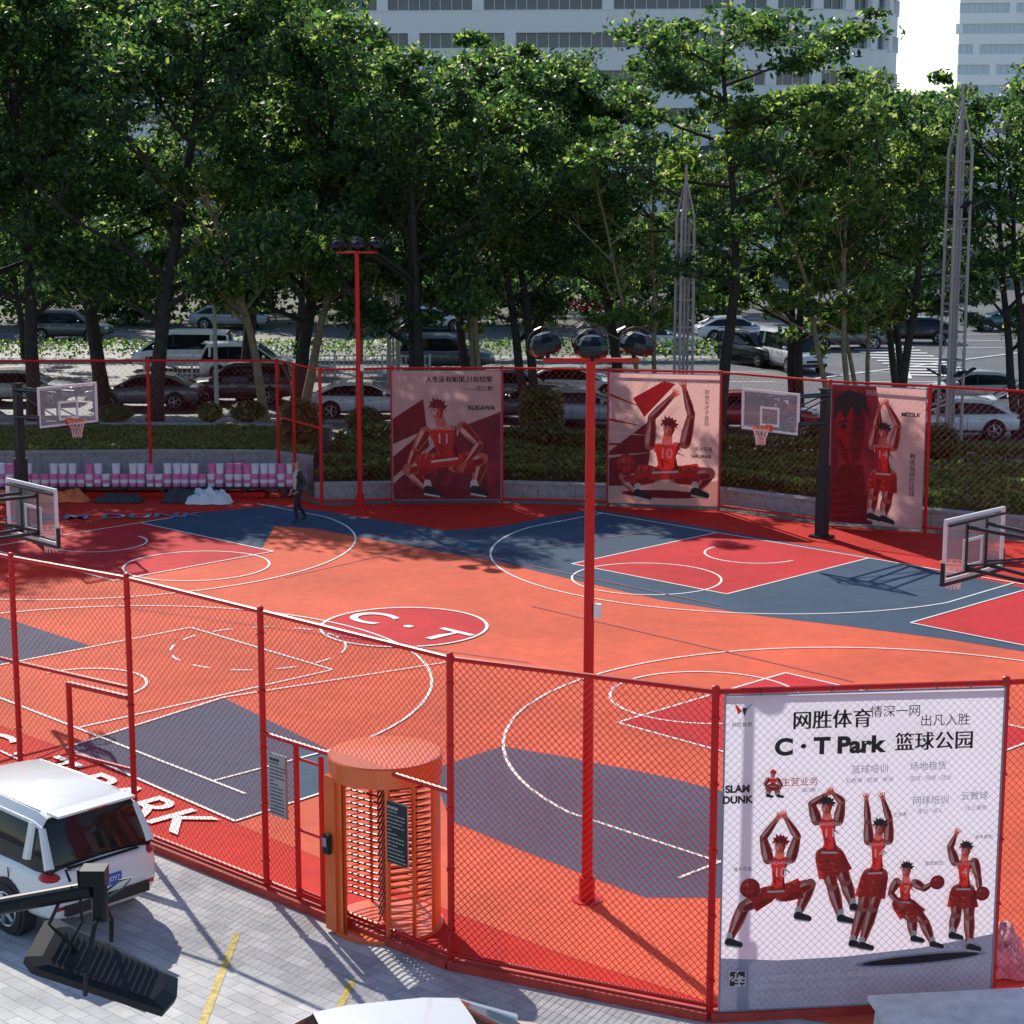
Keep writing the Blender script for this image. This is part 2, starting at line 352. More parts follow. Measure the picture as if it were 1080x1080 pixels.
        s.limb(nk+Vector((0,k*.03)),nk.lerp(sh(j['head']),.8),k*.06,k*.045,5)
        s.poly([tuple(SL),tuple(SL.lerp(nk,.55)),tuple(nk+Vector((0,k*.05))),tuple(SR.lerp(nk,.55)),tuple(SR),tuple(SR.lerp(hp,.28)-wv*.06),tuple(hp.lerp(SR,.35)+wv*.04),tuple(hp+wv*.42),tuple(hp-wv*.42),tuple(hp.lerp(SL,.35)-wv*.04),tuple(SL.lerp(hp,.28)+wv*.06)],3)
        s.poly([tuple(nk.lerp(SR,.6)),tuple(SR),tuple(SR.lerp(hp,.28)-wv*.06),tuple(hp.lerp(SR,.35)+wv*.04),tuple(hp+wv*.42),tuple(hp+wv*.22),tuple(hp.lerp(nk,.5)+wv*.28)],10)
        s.poly([tuple(SL.lerp(hp,.3)+wv*.1),tuple(SL.lerp(hp,.65)+wv*.14),tuple(SL.lerp(hp,.8)+wv*.02)],10)
        for f_,g_ in((.35,.3),(.55,-.1),(.7,.25),(.82,-.2)): q_=nk.lerp(hp,f_)+wv*g_;s.limb(q_,q_+wv*.22+Vector((0,k*.05)),k*.008,k*.003,4)
        s.limb(hp-wv*.36,hp+wv*.36,k*.055,k*.055,3);s.limb(hp-wv*.34-Vector((0,k*.03)),hp+wv*.34-Vector((0,k*.03)),k*.012,k*.012,7)
        c=nk.lerp(hp,.38);s.txt(num,c.x,c.y,k*.16,7);s.txt('SHOHOKU',c.x,c.y-k*.12,k*.055,7)
        for S in('L','R'):
            s.limb(sh(j['sh'+S]).lerp(nk,.25),sh(j['sh'+S]).lerp(nk,.25)+Vector((0,k*.1)),k*.008,k*.006,7)
            lm(j['sh'+S],j['el'+S],k*.060,k*.040,5,10,9,.2);lm(j['el'+S],j['ha'+S],k*.042,k*.024,5,10,9,.2);hh=sh(j['ha'+S]);d=(hh-sh(j['el'+S])).normalized();n=Vector((-d.y,d.x))
            s.limb(hh,hh+d*k*.045,k*.028,k*.028,5)
            for q_ in(-1.5,-.5,.5,1.5): s.limb(hh+d*k*.05+n*k*.016*q_,hh+d*k*(.115-.012*abs(q_))+n*k*.028*q_,k*.009,k*.007,5)
        h=sh(j['head']);s.poly([(h.x-k*.068,h.y-k*.06),(h.x-k*.066,h.y+k*.03),(h.x-k*.038,h.y+k*.09),(h.x,h.y+k*.115),(h.x+k*.038,h.y+k*.09),(h.x+k*.066,h.y+k*.03),(h.x+k*.068,h.y-k*.06),(h.x,h.y-k*.1)],5)
        s.poly([(h.x-k*.06,h.y-k*.02),(h.x-k*.055,h.y+k*.04),(h.x-k*.02,h.y+k*.08),(h.x-k*.005,h.y-k*.02)],9)
        s.poly([(h.x+k*.02,h.y-k*.08),(h.x+k*.068,h.y-k*.06),(h.x+k*.066,h.y+k*.03),(h.x+k*.038,h.y+k*.09),(h.x+k*.020,h.y+k*.1),(h.x+k*.036,h.y+k*.02)],10)
        s.poly([(h.x-k*.066,h.y-k*.06),(h.x+k*.066,h.y-k*.06),(h.x+k*.05,h.y-k*.02),(h.x-k*.05,h.y-k*.02)],10)
        pts=[]
        for i in range(17):
            t=math.pi*.93+math.pi*1.14*i/16;r=k*(.105 if i%2 else .14+.015*math.sin(i*2.3));pts.append((h.x+r*math.cos(t)*.80,h.y-k*.015+r*math.sin(t)*.92))
        pts+=[(h.x+k*.06,h.y-k*.01),(h.x+k*.04,h.y-k*.05),(h.x+k*.015,h.y-k*.005),(h.x-k*.015,h.y-k*.045),(h.x-k*.04,h.y-k*.01),(h.x-k*.06,h.y-k*.05)];s.poly(pts,hair)
        for e in(-.034,.032):
            s.poly([(h.x+k*(e-.018),h.y+k*.010),(h.x+k*e,h.y+k*.004),(h.x+k*(e+.018),h.y+k*.008),(h.x+k*e,h.y+k*.016)],6);s.limb((h.x+k*(e-.020),h.y-k*.006),(h.x+k*(e+.018),h.y-k*.009),k*.004,k*.004,6)
        s.limb((h.x,h.y+k*.02),(h.x+k*.008,h.y+k*.045),k*.003,k*.005,4);s.limb((h.x-k*.02,h.y+k*.07),(h.x+k*.02,h.y+k*.068),k*.004,k*.004,4)
    def ball(s,c,r):
        s.ell(c,r*1.04,r*1.04,4);s.ell(c,r,r,10);s.ell((c[0]-r*.12,c[1]-r*.12),r*.8,r*.8,3);s.ell((c[0]-r*.35,c[1]-r*.4),r*.25,r*.18,5)
        s.limb((c[0]-r*.95,c[1]),(c[0]+r*.95,c[1]),r*.035,r*.035,6);s.limb((c[0],c[1]-r*.95),(c[0],c[1]+r*.95),r*.035,r*.035,6)
        for q_ in(-1,1):
            for i in range(6):
                t0=-.9+.3*i;t1=t0+.3;f=lambda t:(c[0]+q_*r*(.95-.55*math.cos(t)),c[1]+r*math.sin(t)*.85);s.limb(f(t0),f(t1),r*.03,r*.03,6)
    def txt(s,b,u,v,size,mi,ax='CENTER',bold=0,sx=1,vert=False): s.texts.append((b,u,v,size,mi,ax,bold,sx,vert))
    def done(s,name):
        for u in(0,s.w): s.mb.path([s.P(u,0,0),s.P(u,s.h,0)],0.012,6,8)
        for v in(0,s.h): s.mb.path([s.P(0,v,0),s.P(s.w,v,0)],0.012,6,8)
        n_=8
        for i in range(n_+1):
            for v in(0,s.h): s.mb.path([s.P(s.w*i/n_,v,0.01),s.P(s.w*i/n_+.01,v+(-.06 if v==0 else .06),-.06)],.006,4,6)
        o=s.mb.obj(name,BM,origin=s.O)
        for (b,u,v,size,mi,ax,bold,sx,vert) in s.texts:
            p=s.R*u-Vector((0,0,v))+s.N*(0.004+s.k*.00012)
            M=Matrix(((s.R.x,0,s.N.x,p.x),(s.R.y,0,s.N.y,p.y),(0,1,0,p.z),(0,0,0,1)))
            if vert: b='\n'.join(b)
            t=text(b,M,size,BM[mi],None,'printed_text',ax,bold,sx); t.parent=o; t.matrix_basis=M@Matrix.Diagonal((sx,1,1,1))
        return o
a=Vector((2.42,21.5,0));b=Vector((5.70,21.86,0));R=(b-a).normalized();Nn=Vector((R.y,-R.x,0))
fb=Ban(Vector((a.x,a.y,3.98))+Nn*0.09,R,(b-a).length,3.84,0)
K=(b-a).length/296.0
def q(x,y): return ((x-768)*K,(y-(742-14*(x-768)/295))*K*1.055)
def J(**kw): return {k_:q(*v) for k_,v in kw.items()}
fb.poly([q(768,1012),q(830,1014),q(900,1010),q(985,1000),q(1063,985),q(1063,1080),q(768,1095)],8)
fb.ell(q(985,1012),.80,.075,8,-.05);fb.ell(q(985,1012),.72,.05,6,-.05)
fb.player(J(head=(829,893),neck=(829,904),shL=(817,908),shR=(841,907),elL=(811,886),elR=(847,884),haL=(824,868),haR=(835,866),hipL=(819,944),hipR=(833,944),knL=(792,958),knR=(862,934),ftL=(777,994),ftR=(850,966)),1.0,4,num='10')
fb.ball(q(798,938),.115)
fb.player(J(head=(877,852),neck=(878,863),shL=(867,867),shR=(890,867),elL=(861,850),elR=(893,847),haL=(875,841),haR=(885,840),hipL=(875,903),hipR=(888,902),knL=(886,935),knR=(900,930),ftL=(896,968),ftR=(909,956)),.96,6,num='11')
fb.player(J(head=(934,873),neck=(933,883),shL=(923,887),shR=(944,886),elL=(921,866),elR=(944,864),haL=(919,846),haR=(937,845),hipL=(925,923),hipR=(937,923),knL=(919,957),knR=(930,957),ftL=(909,994),ftR=(919,996)),.92,6,num='14')
fb.player(J(head=(964,916),neck=(964,926),shL=(954,929),shR=(974,930),elL=(948,941),elR=(984,936),haL=(957,950),haR=(993,930),hipL=(957,952),hipR=(968,953),knL=(972,968),knR=(985,970),ftL=(975,988),ftR=(996,994)),.82,6,num='7')
fb.ball(q(998,929),.085)
fb.player(J(head=(1027,894),neck=(1026,904),shL=(1016,907),shR=(1037,907),elL=(1010,892),elR=(1042,924),haL=(1015,880),haR=(1044,937),hipL=(1020,938),hipR=(1032,938),knL=(1020,962),knR=(1034,964),ftL=(1016,984),ftR=(1036,996)),.87,6,num='4')
fb.ball(q(1047,940),.085)
fb.player(J(head=(818,818),neck=(818,822),shL=(813,824),shR=(823,824),elL=(810,829),elR=(827,829),haL=(813,833),haR=(825,833),hipL=(815,832),hipR=(822,832),knL=(814,836),knR=(823,836),ftL=(813,840),ftR=(824,840)),.42,3,num='')
fb.poly([q(776,747),q(784,755),q(780,759)],3);fb.poly([q(796,746),q(786,759),q(783,755)],8);fb.poly([q(784,752),q(789,752),q(787,761)],6)
def ft(b,x,y,size,mi=6,**k): u,v=q(x,y);fb.txt(b,u,v,size,mi,**k)
for dx in(0,.5,1.0): ft('网胜体育',878+dx,763,.235)
ft('情深一网',945,753,.150);ft('出凡入胜',998,761,.150)
ft('C · T Park',876,789,.27,bold=.012,sx=1.12)
for dx in(0,.5,1.0): ft('篮球公园',987+dx,783,.235)
ft('网胜体育',784,769,.06);ft('SLAM',781,834,.12,bold=.006);ft('DUNK',781,845,.12,bold=.006)
for b_,x_,y_ in(('主营业务',846,826),('篮球培训',920,812),('场地租赁',982,808),('网球培训',986,843),('云教球',1033,838)): ft(b_,x_,y_,.11,10 if x_<850 else 8)
for b_,x_,y_ in(('私教课 · 团课 · 体测',920,823),('篮球 · 网球 · 活动',985,820),('青训 · 成人',986,854),('线上课程',1035,850)): ft(b_,x_,y_,.065,8)
for nm,x_,y_ in(('樱木花道',788,916),('流川枫',856,834),('三井寿',954,858),('宫城良田',992,908),('赤木刚宪',1045,880)): ft(nm,x_,y_,.055)
u0,v0=q(777,1023)
fb.rect(u0-.01,v0-.01,u0+.19,v0+.19,7)
rr=random.Random(3)
for i in range(9):
    for j in range(9):
        if rr.random()<.5 or (i<3 and j<3) or (i>5 and j<3) or(i<3 and j>5): fb.rect(u0+i*.02,v0+j*.02,u0+i*.02+.0195,v0+j*.02+.0195,6)
for i_,s_ in enumerate(['地址: 网胜体育 C·T Park (网胜篮球公园) 福田区深南大道旁','营业时间 09:00-22:00   订场电话 0755-8888 1234','微信公众号: 网胜体育   欢迎莅临']): ft(s_,802,1030+i_*9,.07,7,ax='LEFT')
fb.done('banner')
def bb(pa,pb,name,fn):
    a=Vector((*pa,0));b=Vector((*pb,0));R=(b-a).normalized();N_=Vector((R.y,-R.x,0))
    B=Ban(Vector((a.x,a.y,3.95))+N_*0.1,R,(b-a).length,3.8,1);fn(B,(b-a).length);return B.done(name)
def S(B,w,x0,y0,pw,ph):
    return lambda x,y:((x-x0)/pw*w,(y-y0)/ph*3.8)
def b1(B,w):
    s=S(B,w,413,387,116,143)
    B.poly([s(478,452),s(529,432),s(529,530),s(413,530),s(413,512)],2);B.poly([s(413,440),s(446,418),s(452,470),s(413,505)],4)
    for i in range(7): B.poly([s(413+i*9,530),s(470+i*6,440+i*3),s(415+i*9.5,530)],10 if i%2 else 4)
    B.poly([s(413,468),s(448,452),s(413,482)],9)
    j={k_:s(*v) for k_,v in dict(head=(461,430),neck=(466,446),shL=(448,454),shR=(488,449),elL=(436,476),elR=(506,468),haL=(430,492),haR=(490,490),hipL=(457,487),hipR=(480,490),knL=(430,495),knR=(509,484),ftL=(450,518),ftR=(500,518)).items()}
    B.ell(s(462,520),1.1,.14,4,.05);B.player(j,2.6,4,num='11')
    for dx in(0,.015): B.txt('人生没有如果,只有结果',s(484,398)[0]+dx,s(478,397)[1],.19,6)
    B.txt('——流川枫',s(505,408)[0],s(505,407)[1],.17,6);B.txt('RUKAWA',s(508,428)[0],s(505,428)[1],.18,6,bold=.006)
    B.txt('C·T',s(424,396)[0],s(424,396)[1],.18,7,bold=.008)
def b2(B,w):
    s=S(B,w,643,387,115,147)
    B.poly([s(643,476),s(690,436),s(684,500),s(643,534)],4);B.poly([s(668,415),s(700,395),s(712,398),s(680,436)],10);B.poly([s(643,515),s(758,505),s(758,534),s(643,534)],9)
    for i in range(6): B.poly([s(643,410+i*14),s(690,430+i*9),s(643,413+i*14)],9 if i%2 else 10)
    j={k_:s(*v) for k_,v in dict(head=(706,447),neck=(704,462),shL=(686,467),shR=(723,464),elL=(688,436),elR=(729,432),haL=(708,413),haR=(722,405),hipL=(690,500),hipR=(715,500),knL=(660,503),knR=(748,497),ftL=(674,521),ftR=(734,517)).items()}
    B.ell(s(700,522),1.2,.12,4,0);B.player(j,2.5,4,num='10');B.ball(s(662,490),.30)
    B.txt('即使天才不是我',s(745,420)[0],s(741,424)[1],.15,6,vert=True);B.txt('樱木花道',s(742,478)[0],s(735,470)[1],.13,6)
    B.txt('SAKURAGI',s(740,486)[0],s(738,478)[1],.12,6,bold=.004)
    B.txt('C·T',s(654,397)[0],s(652,397)[1],.18,7,bold=.008);B.txt('网胜体育 C·T Park 篮球公园',s(712,396)[0],s(712,395)[1],.15,7)
def b3(B,w):
    s=S(B,w,876,402,102,158)
    B.poly([s(876,402),s(924,402),s(934,450),s(925,560),s(876,560)],2)
    B.poly([s(882,428),s(881,455),s(887,482),s(898,496),s(909,484),s(914,455),s(913,428)],10);B.poly([s(900,428),s(898,470),s(901,492),s(909,484),s(914,455),s(913,428)],4)
    B.poly([s(884,462),s(889,482),s(898,494),s(896,480),s(890,468)],4)
    B.poly([s(878,444),s(880,416),s(895,407),s(913,413),s(919,442),s(911,426),s(906,441),s(898,426),s(892,442),s(886,430)],6)
    for e in(890,906): B.poly([s(e-5,450),s(e,446),s(e+5,449),s(e,453)],6);B.poly([s(e-6,444),s(e+5,441),s(e+5,444),s(e-5,446)],6)
    B.poly([s(899,450),s(903,466),s(896,467)],2);B.limb(s(892,476),s(904,475),.02,.015,6)
    B.poly([s(876,515),s(890,492),s(912,492),s(922,560),s(876,560)],4)
    for i in range(5): B.poly([s(876,520+i*8),s(915,508+i*10),s(876,522+i*8)],10)
    j={k_:s(*v) for k_,v in dict(head=(934,452),neck=(933,464),shL=(922,469),shR=(945,469),elL=(925,446),elR=(949,444),haL=(928,428),haR=(938,424),hipL=(927,503),hipR=(942,503),knL=(925,526),knR=(940,529),ftL=(922,549),ftR=(936,551)).items()}
    B.player(j,1.95,6,num='14');B.txt('MITSUI',s(962,432)[0],s(962,432)[1],.16,6,bold=.006);B.txt('教练我想打篮球',s(966,470)[0],s(968,500)[1],.17,6,vert=True)
    B.txt('网胜体育 C·T Park',s(940,409)[0],s(940,410)[1],.17,7)
bb((-3.48,56.2),(-0.32,56.25),'banner',b1);bb((2.82,55.75),(5.93,55.05),'banner',b2);bb((8.75,52.75),(11.1,51.65),'banner',b3)
# ---------- hoops ----------
def hoop(rim,n,name='basketball_hoop',dz=.2):
    rim=Vector((*rim,dz));n=Vector((*n,0)).normalized();t=Vector((-n.y,n.x,0));Z=Vector((0,0,1));mb=MB()
    RR=Matrix((n,t,Z)).transposed();bc=rim-n*0.375
    P=lambda a,b,z: bc+n*a+t*b+Z*z
    mb.box(P(0,0,3.425),(0.012,1.76,1.01),4,RR)
    for z in(2.92,3.93): mb.box(P(0,0,z),(0.05,1.8,0.055),0,RR)
    for b in(-.88,.88): mb.box(P(0,b,3.425),(0.05,0.055,0.95),0,RR)
    for z in(3.07,3.51): mb.box(P(.02,0,z),(0.015,0.60,0.055),0,RR)
    for b in(-.275,.275): mb.box(P(.02,b,3.29),(0.015,0.055,0.385),0,RR)
    mb.box(P(0,0,2.865),(0.09,1.86,0.05),1,RR)
    for b in(-.915,.915): mb.box(P(0,b,3.06),(0.08,0.015,0.33),1,RR)
    for z in(3.0,3.85): mb.box(P(-.05,0,z),(0.04,1.7,0.035),1,RR)
    for b in(-.3,.3): mb.box(P(-.05,b,3.42),(0.035,0.035,0.8),1,RR)
    mb.path([rim+Vector((.225*math.cos(i*math.pi/12),.225*math.sin(i*math.pi/12),3.05)) for i in range(24)],0.016,6,2,closed=True)
    mb.box(P(.09,0,3.02),(0.14,0.16,0.06),2,RR);mb.box(P(.03,0,3.0),(0.02,0.2,0.16),2,RR)
    for i in range(12):
        for sg in(1,-1):
            pts=[]
            for k_ in range(5):
                a=2*math.pi*(i+sg*k_*.5)/12;r=.215-(.095*min(k_,3)/3);pts.append(rim+Vector((r*math.cos(a),r*math.sin(a),3.04-.11*k_)))
            mb.path(pts,0.008,3,3,caps=False)
    base=rim-n*2.78;base.z=0
    mb.box(base+Z*2.0,(0.2,0.2,3.95),1,RR);mb.box(base+Z*1.0,(0.27,0.27,1.9),1,RR);mb.box(base+Z*0.04,(0.5,0.5,0.06),1,RR)
    mb.box(base+Z*3.99,(0.26,0.26,0.05),1,RR)
    for b in(-.12,.12):
        mb.cyl(base+t*b+Z*3.85,P(-.06,b*2.2,3.75),0.035,n=8,mi=1);mb.cyl(base+t*b+Z*3.1,P(-.06,b*2.2,3.05),0.035,n=8,mi=1)
        mb.cyl(base+t*b+Z*3.8,P(-.06,b*2.2,3.1),0.02,n=6,mi=1)
    mb.obj(name,[M_white,M_black,M_rim,M_net,M_glass],origin=base)
hoop((6.35,49.15),nR1);hoop((7.5,32.3),nR2);hoop((-11.4,50.5),nL1);hoop((-8.75,36.2),nL2,dz=.05)
# ---------- court lamps ----------
M_lamp=mat('lamp_black',(0.004,0.004,0.006),0.22,spec=.4)
def lamp(x,y,H,an,half=0.72,name='court_light_pole'):
    mb=MB();mb.cyl((x,y,0),(x,y,H),0.078,0.062,n=14,mi=0);mb.cyl((x,y,0),(x,y,.03),.22,n=14);d=Vector((math.cos(an),math.sin(an),0))
    mb.cyl((x,y,0.03),(x,y,.35),.11,n=14)
    o=Vector((x,y,H));mb.box(o,(half*1.6,0.10,0.05),0,Matrix.Rotation(an,3,'Z'))
    e=Vector((-d.y,d.x,0));mb.box(o+Vector((0,0,.05)),(half*1.1,0.06,0.04),0,Matrix.Rotation(an+math.pi/2,3,'Z'))
    for s,ee in((-.72,0),(.72,0),(0,-.45),(0,.5)):
        c=o+d*half*s+e*ee+Vector((0,0,.03))
        mb.cyl(c,c+Vector((0,0,.1)),.03,n=6,mi=1)
        R_=Matrix.Rotation(s*.35,3,'Y');nn=18;prof=[(.0,.0),(.16,.0),(.20,.04),(.215,.10),(.205,.16),(.17,.22),(.11,.27),(.0,.29)];vs=[];fs=[]
        for r_,z_ in prof:
            for j in range(nn): a_=2*math.pi*j/nn;q_=r_*(1.04 if j%2 else .97);vs.append(c+Vector((0,0,.05))+R_@Vector((q_*math.cos(a_),q_*math.sin(a_),z_)))
        for i in range(len(prof)-1):
            for j in range(nn): fs.append((i*nn+j,i*nn+(j+1)%nn,(i+1)*nn+(j+1)%nn,(i+1)*nn+j))
        mb.add(vs,fs,1)
        mb.path([c+Vector((0,0,.05))+R_@Vector((.235*math.cos(a_),.02,.12+.235*math.sin(a_))) for a_ in[math.pi*i/8 for i in range(-1,10)]],.010,5,1)
    mb.box((x+.11,y-.02,H*.55),(.10,.1,.18),2);mb.obj(name,[M_fred,M_lamp,M_white],smooth=False,origin=(x,y,0))
p=W(619,950);lamp(p.x,p.y,7.42,0.0,.78);p=W(380,533);lamp(p.x,p.y,7.35,.1,.72)
# ---------- turnstile ----------
def turnstile():
    cx,cy=-1.66,24.42;mb=MB();r=.72;H=2.36
    mb.lathe((cx,cy,0),[(0,H+.03),(r*.6,H+.025),(r+.01,H+.01),(r+.03,H-.01),(r+.03,H-.26),(r,H-.27),(0,H-.27)],48,0)
    mb.lathe((cx,cy,0),[(0,.06),(r+.03,.06),(r+.03,0.01)],48,0)
    def shell(a0,a1,z0,z1,rr=r):
        n=14;vs=[];fs=[]
        for i in range(n+1):
            a_=a0+(a1-a0)*i/n
            for q_ in(rr,rr-.03):
                for z in(z0,z1): vs.append((cx+q_*math.cos(a_),cy+q_*math.sin(a_),z))
        for i in range(n):
            o=i*4;p_=o+4;fs+=[(o,p_,p_+1,o+1),(o+2,o+3,p_+3,p_+2),(o+1,p_+1,p_+3,o+3)]
        mb.add(vs,fs,0)
    shell(math.radians(165),math.radians(222),.06,H-.2); shell(math.radians(-28),math.radians(12),.06,H-.2)
    for (a0,a1) in((math.radians(275),math.radians(332)),(math.radians(60),math.radians(160))):
        for i in range(21):
            z=.25+i*.09
            mb.path([(cx+r*math.cos(a0+(a1-a0)*t/8),cy+r*math.sin(a0+(a1-a0)*t/8),z) for t in range(9)],.014,5,0)
        for t in(0,.5,1):
            a_=a0+(a1-a0)*t;mb.cyl((cx+r*math.cos(a_),cy+r*math.sin(a_),.06),(cx+r*math.cos(a_),cy+r*math.sin(a_),H-.1),.028,n=8)
    mb.cyl((cx,cy,.05),(cx,cy,H-.1),.06,n=12)
    for kx in range(3):
        a_=math.radians(25+120*kx)
        for i in range(20):
            z=.3+i*.09;mb.path([(cx+.05*math.cos(a_),cy+.05*math.sin(a_),z),(cx+(r-.08)*math.cos(a_),cy+(r-.08)*math.sin(a_),z)],.015,5,3)
    mb.box((-2.30,24.15,1.1),(.2,.2,2.1),0,Matrix.Rotation(-.76,3,'Z'));mb.box((-2.40,24.03,1.25),(.11,.06,.26),1,Matrix.Rotation(-.76,3,'Z'));mb.box((-2.43,23.99,1.29),(.07,.012,.12),2,Matrix.Rotation(-.76,3,'Z'))
    mb.obj('turnstile',[M_orange,M_black,M_steel,mat('rotor_dark_red',(.12,.015,.012),.4)],origin=(cx,cy,0),smooth=True,angle=35)
turnstile()
def notice(p,z,w,h,m,mt,name='notice_board'):
    R_=Vector((.725,-.689,0));N_=Vector((-.689,-.725,0));mb=MB();c=Vector((*p,z))+N_*.07
    RM=Matrix((R_,-N_,Vector((0,0,1)))).transposed();mb.box(c,(w,.02,h),0,RM);mb.box(c-N_*.02,(w+.03,.015,h+.03),2,RM)
    rr=random.Random(5)
    for i in range(int(h/.05)-1):
        x_=-w*.42
        while x_<w*.36*(1 if i else .2):
            ww=rr.uniform(.02,.07);mb.box(c+N_*.012+R_*(x_+ww/2)+Vector((0,0,h/2-.06-i*.05)),(ww,.004,.014 if i else .035),1,RM);x_+=ww+.012
            if rr.random()<.12: break
    mb.obj(name,[m,mt,M_steel],origin=c)
notice((-3.12,25.24),1.65,.34,.85,mat('board_grey',(.42,.38,.38),.5),M_black)
notice((-1.42,23.62),1.55,.36,.80,M_black,mat('print_grey',(.4,.4,.4),.6))
# ---------- cars ----------
M_cg=mat('car_glass',(0.010,0.014,0.016),0.06,spec=.4);M_tl=mat('tail_light',(0.50,0.01,0.01),0.15,coat=.5);M_hl=mat('head_light',(.7,.72,.75),.1,metal=.3);M_rim2=mat('alloy',(.5,.5,.52),.3,metal=.9)
M_plate=mat('plate_blue',(.02,.09,.5),.4);M_plas=mat('bumper_black',(.02,.02,.022),.6)
paints={}
def paint(c):
    if c not in paints: paints[c]=mat('car_paint_%d'%len(paints),c,.28,coat=.8)
    return paints[c]
def loft(mb,secs,mi,capm=None):
    n=len(secs[0]);vs=[p for s_ in secs for p in s_];fs=[]
    for i in range(len(secs)-1):
        for j in range(n): fs.append((i*n+j,(i+1)*n+j,(i+1)*n+(j+1)%n,i*n+(j+1)%n))
    fs.append(tuple(range(n)));fs.append(tuple((len(secs)-1)*n+j for j in range(n))[::-1])
    mb.add(vs,fs,mi)
def car(x,y,head,kind='sedan',col=(.8,.8,.8),name='parked_car',plate=False):
    h=math.atan2(head[1],head[0]);M=Matrix.Translation((x,y,0.008))@Matrix.Rotation(h,4,'Z')
    if kind=='suv': L,Wd,H,belt=4.6,1.86,1.70,1.02;bx=[(-2.3,.62,.40,.88),(-2.24,.88,.30,.98),(-2.0,.93,.26,1.04),(-1.2,.93,.24,1.05),(0,.93,.24,1.03),(1.0,.93,.24,1.01),(1.6,.92,.24,.96),(2.05,.87,.28,.88),(2.26,.74,.34,.74),(2.3,.6,.4,.66)];gx=[(-2.18,.80,1.02,.05),(-1.95,.84,1.02,.60),(-1.75,.84,1.02,.66),(-.9,.84,1.02,.69),(.1,.84,1.02,.68),(.45,.82,1.02,.58),(1.15,.78,.98,.04)]
    elif kind=='van': L,Wd,H,belt=4.8,1.8,1.95,1.1;bx=[(-2.4,.8,.35,1.0),(-2.36,.88,.28,1.1),(-1.5,.9,.24,1.12),(0,.9,.24,1.12),(1.2,.9,.24,1.1),(1.9,.86,.26,1.0),(2.3,.78,.3,.82),(2.4,.66,.36,.7)];gx=[(-2.34,.82,1.1,.1),(-2.25,.84,1.1,.76),(-1.5,.84,1.1,.82),(.3,.84,1.1,.83),(.9,.82,1.1,.74),(1.85,.76,1.0,.04)]
    else: L,Wd,H,belt=4.65,1.8,1.45,.92;bx=[(-2.32,.66,.38,.84),(-2.26,.84,.30,.93),(-1.8,.89,.25,.97),(-1.0,.9,.22,.95),(0,.9,.22,.93),(.9,.9,.22,.91),(1.5,.88,.22,.86),(2.0,.83,.26,.78),(2.26,.7,.32,.66),(2.32,.56,.38,.6)];gx=[(-1.95,.72,.95,.03),(-1.3,.78,.93,.42),(-.9,.78,.93,.49),(-.1,.78,.92,.52),(.25,.78,.92,.48),(1.15,.74,.88,.03)]
    def ring(x_,w,z0,zt): 
        hgt=zt-z0
        half=[(0,z0),(w*.82,z0),(w*.97,z0+hgt*.18),(w,z0+hgt*.45),(w*.985,z0+hgt*.72),(w*.93,z0+hgt*.93),(w*.80,zt),(w*.4,zt+.025),]
        return [(x_,a_,b_) for a_,b_ in half]+[(x_,0,zt+.035)]+[(x_,-a_,b_) for a_,b_ in half[:0:-1]]
    P=paint(col)
    mb=MB();loft(mb,[ring(*b_) for b_ in bx],0)
    body=mb.obj(name,[P],smooth=True,M=M);sb=body.modifiers.new('s','SUBSURF');sb.levels=1;sb.render_levels=2 if plate else 1
    mb=MB()
    def gr(x_,w,z0,hh): 
        tw=w-.20*min(1,hh/.5)*(.8 if kind!='sedan' else 1.1)
        return [(x_,w,z0-.05),(x_,w-.02,z0+hh*.1),(x_,tw+.03,z0+hh*.8),(x_,tw-.05,z0+hh*.97),(x_,0,z0+hh*1.0+.02),(x_,-tw+.05,z0+hh*.97),(x_,-tw-.03,z0+hh*.8),(x_,-w+.02,z0+hh*.1),(x_,-w,z0-.05),(x_,0,z0-.05)]
    G=[gr(*g_) for g_ in gx];loft(mb,G,0);gl=mb.obj('windows',[M_cg],parent=body,smooth=True,angle=30)
    mb=MB()
    core=[i for i,g_ in enumerate(gx) if g_[3]>.35]
    rings=[]
    for i in core:
        g_=G[i];rings.append([(p_[0],p_[1]*1.015,p_[2]+.014) for p_ in g_[2:7]])
    vs=[p_ for r_ in rings for p_ in r_];fs=[]
    for i in range(len(rings)-1):
        for j in range(4): fs.append((i*5+j,(i+1)*5+j,(i+1)*5+j+1,i*5+j+1))
    mb.add(vs,fs,0)
    for s_ in(1,-1):
        idx=2 if s_>0 else 6;bo=1 if s_>0 else 7
        def side(i,top): p_=Vector(G[i][idx if top else bo]);return p_+Vector((0,.006*s_,0))
        c0,c1=core[0],core[-1]
        mb.path([side(0,False),side(c0,True)],[.07,.05],8,0)
        mb.path([side(c1,True),side(len(G)-1,False)],[.035,.045],6,0)
        mid=core[len(core)//2];mb.path([side(mid,False),side(mid,True)],[.04,.035],6,1)
        mb.path([side(i,True) for i in core],.03,6,0)
        if kind!='sedan':
            mb.path([side(core[1],False),side(core[1],True)],[.07,.06],8,0)
            mb.path([side(core[0],True)+Vector((.1,-.12*s_,.10))]+[side(i,True)+Vector((0,-.10*s_,.12)) for i in core[1:-1]]+[side(core[-1],True)+Vector((-.1,-.12*s_,.09))],.018,6,2)
        mb.ell((.72 if kind!='van' else 1.2,s_*(Wd/2+.08),belt+.08),(.08,.13,.08),0,8,6)
        for hx in(-.95,.15): mb.box((hx,s_*(Wd/2-.005),belt-.16),(.18,.03,.03),2)
        for hx in(-1.42,-.42,.62): mb.box((hx,s_*(Wd/2-.012),belt-.36),(.012,.012,.50),1)
        mb.box((.0,s_*(Wd/2-.03),.30),(2.2,.06,.08),1)
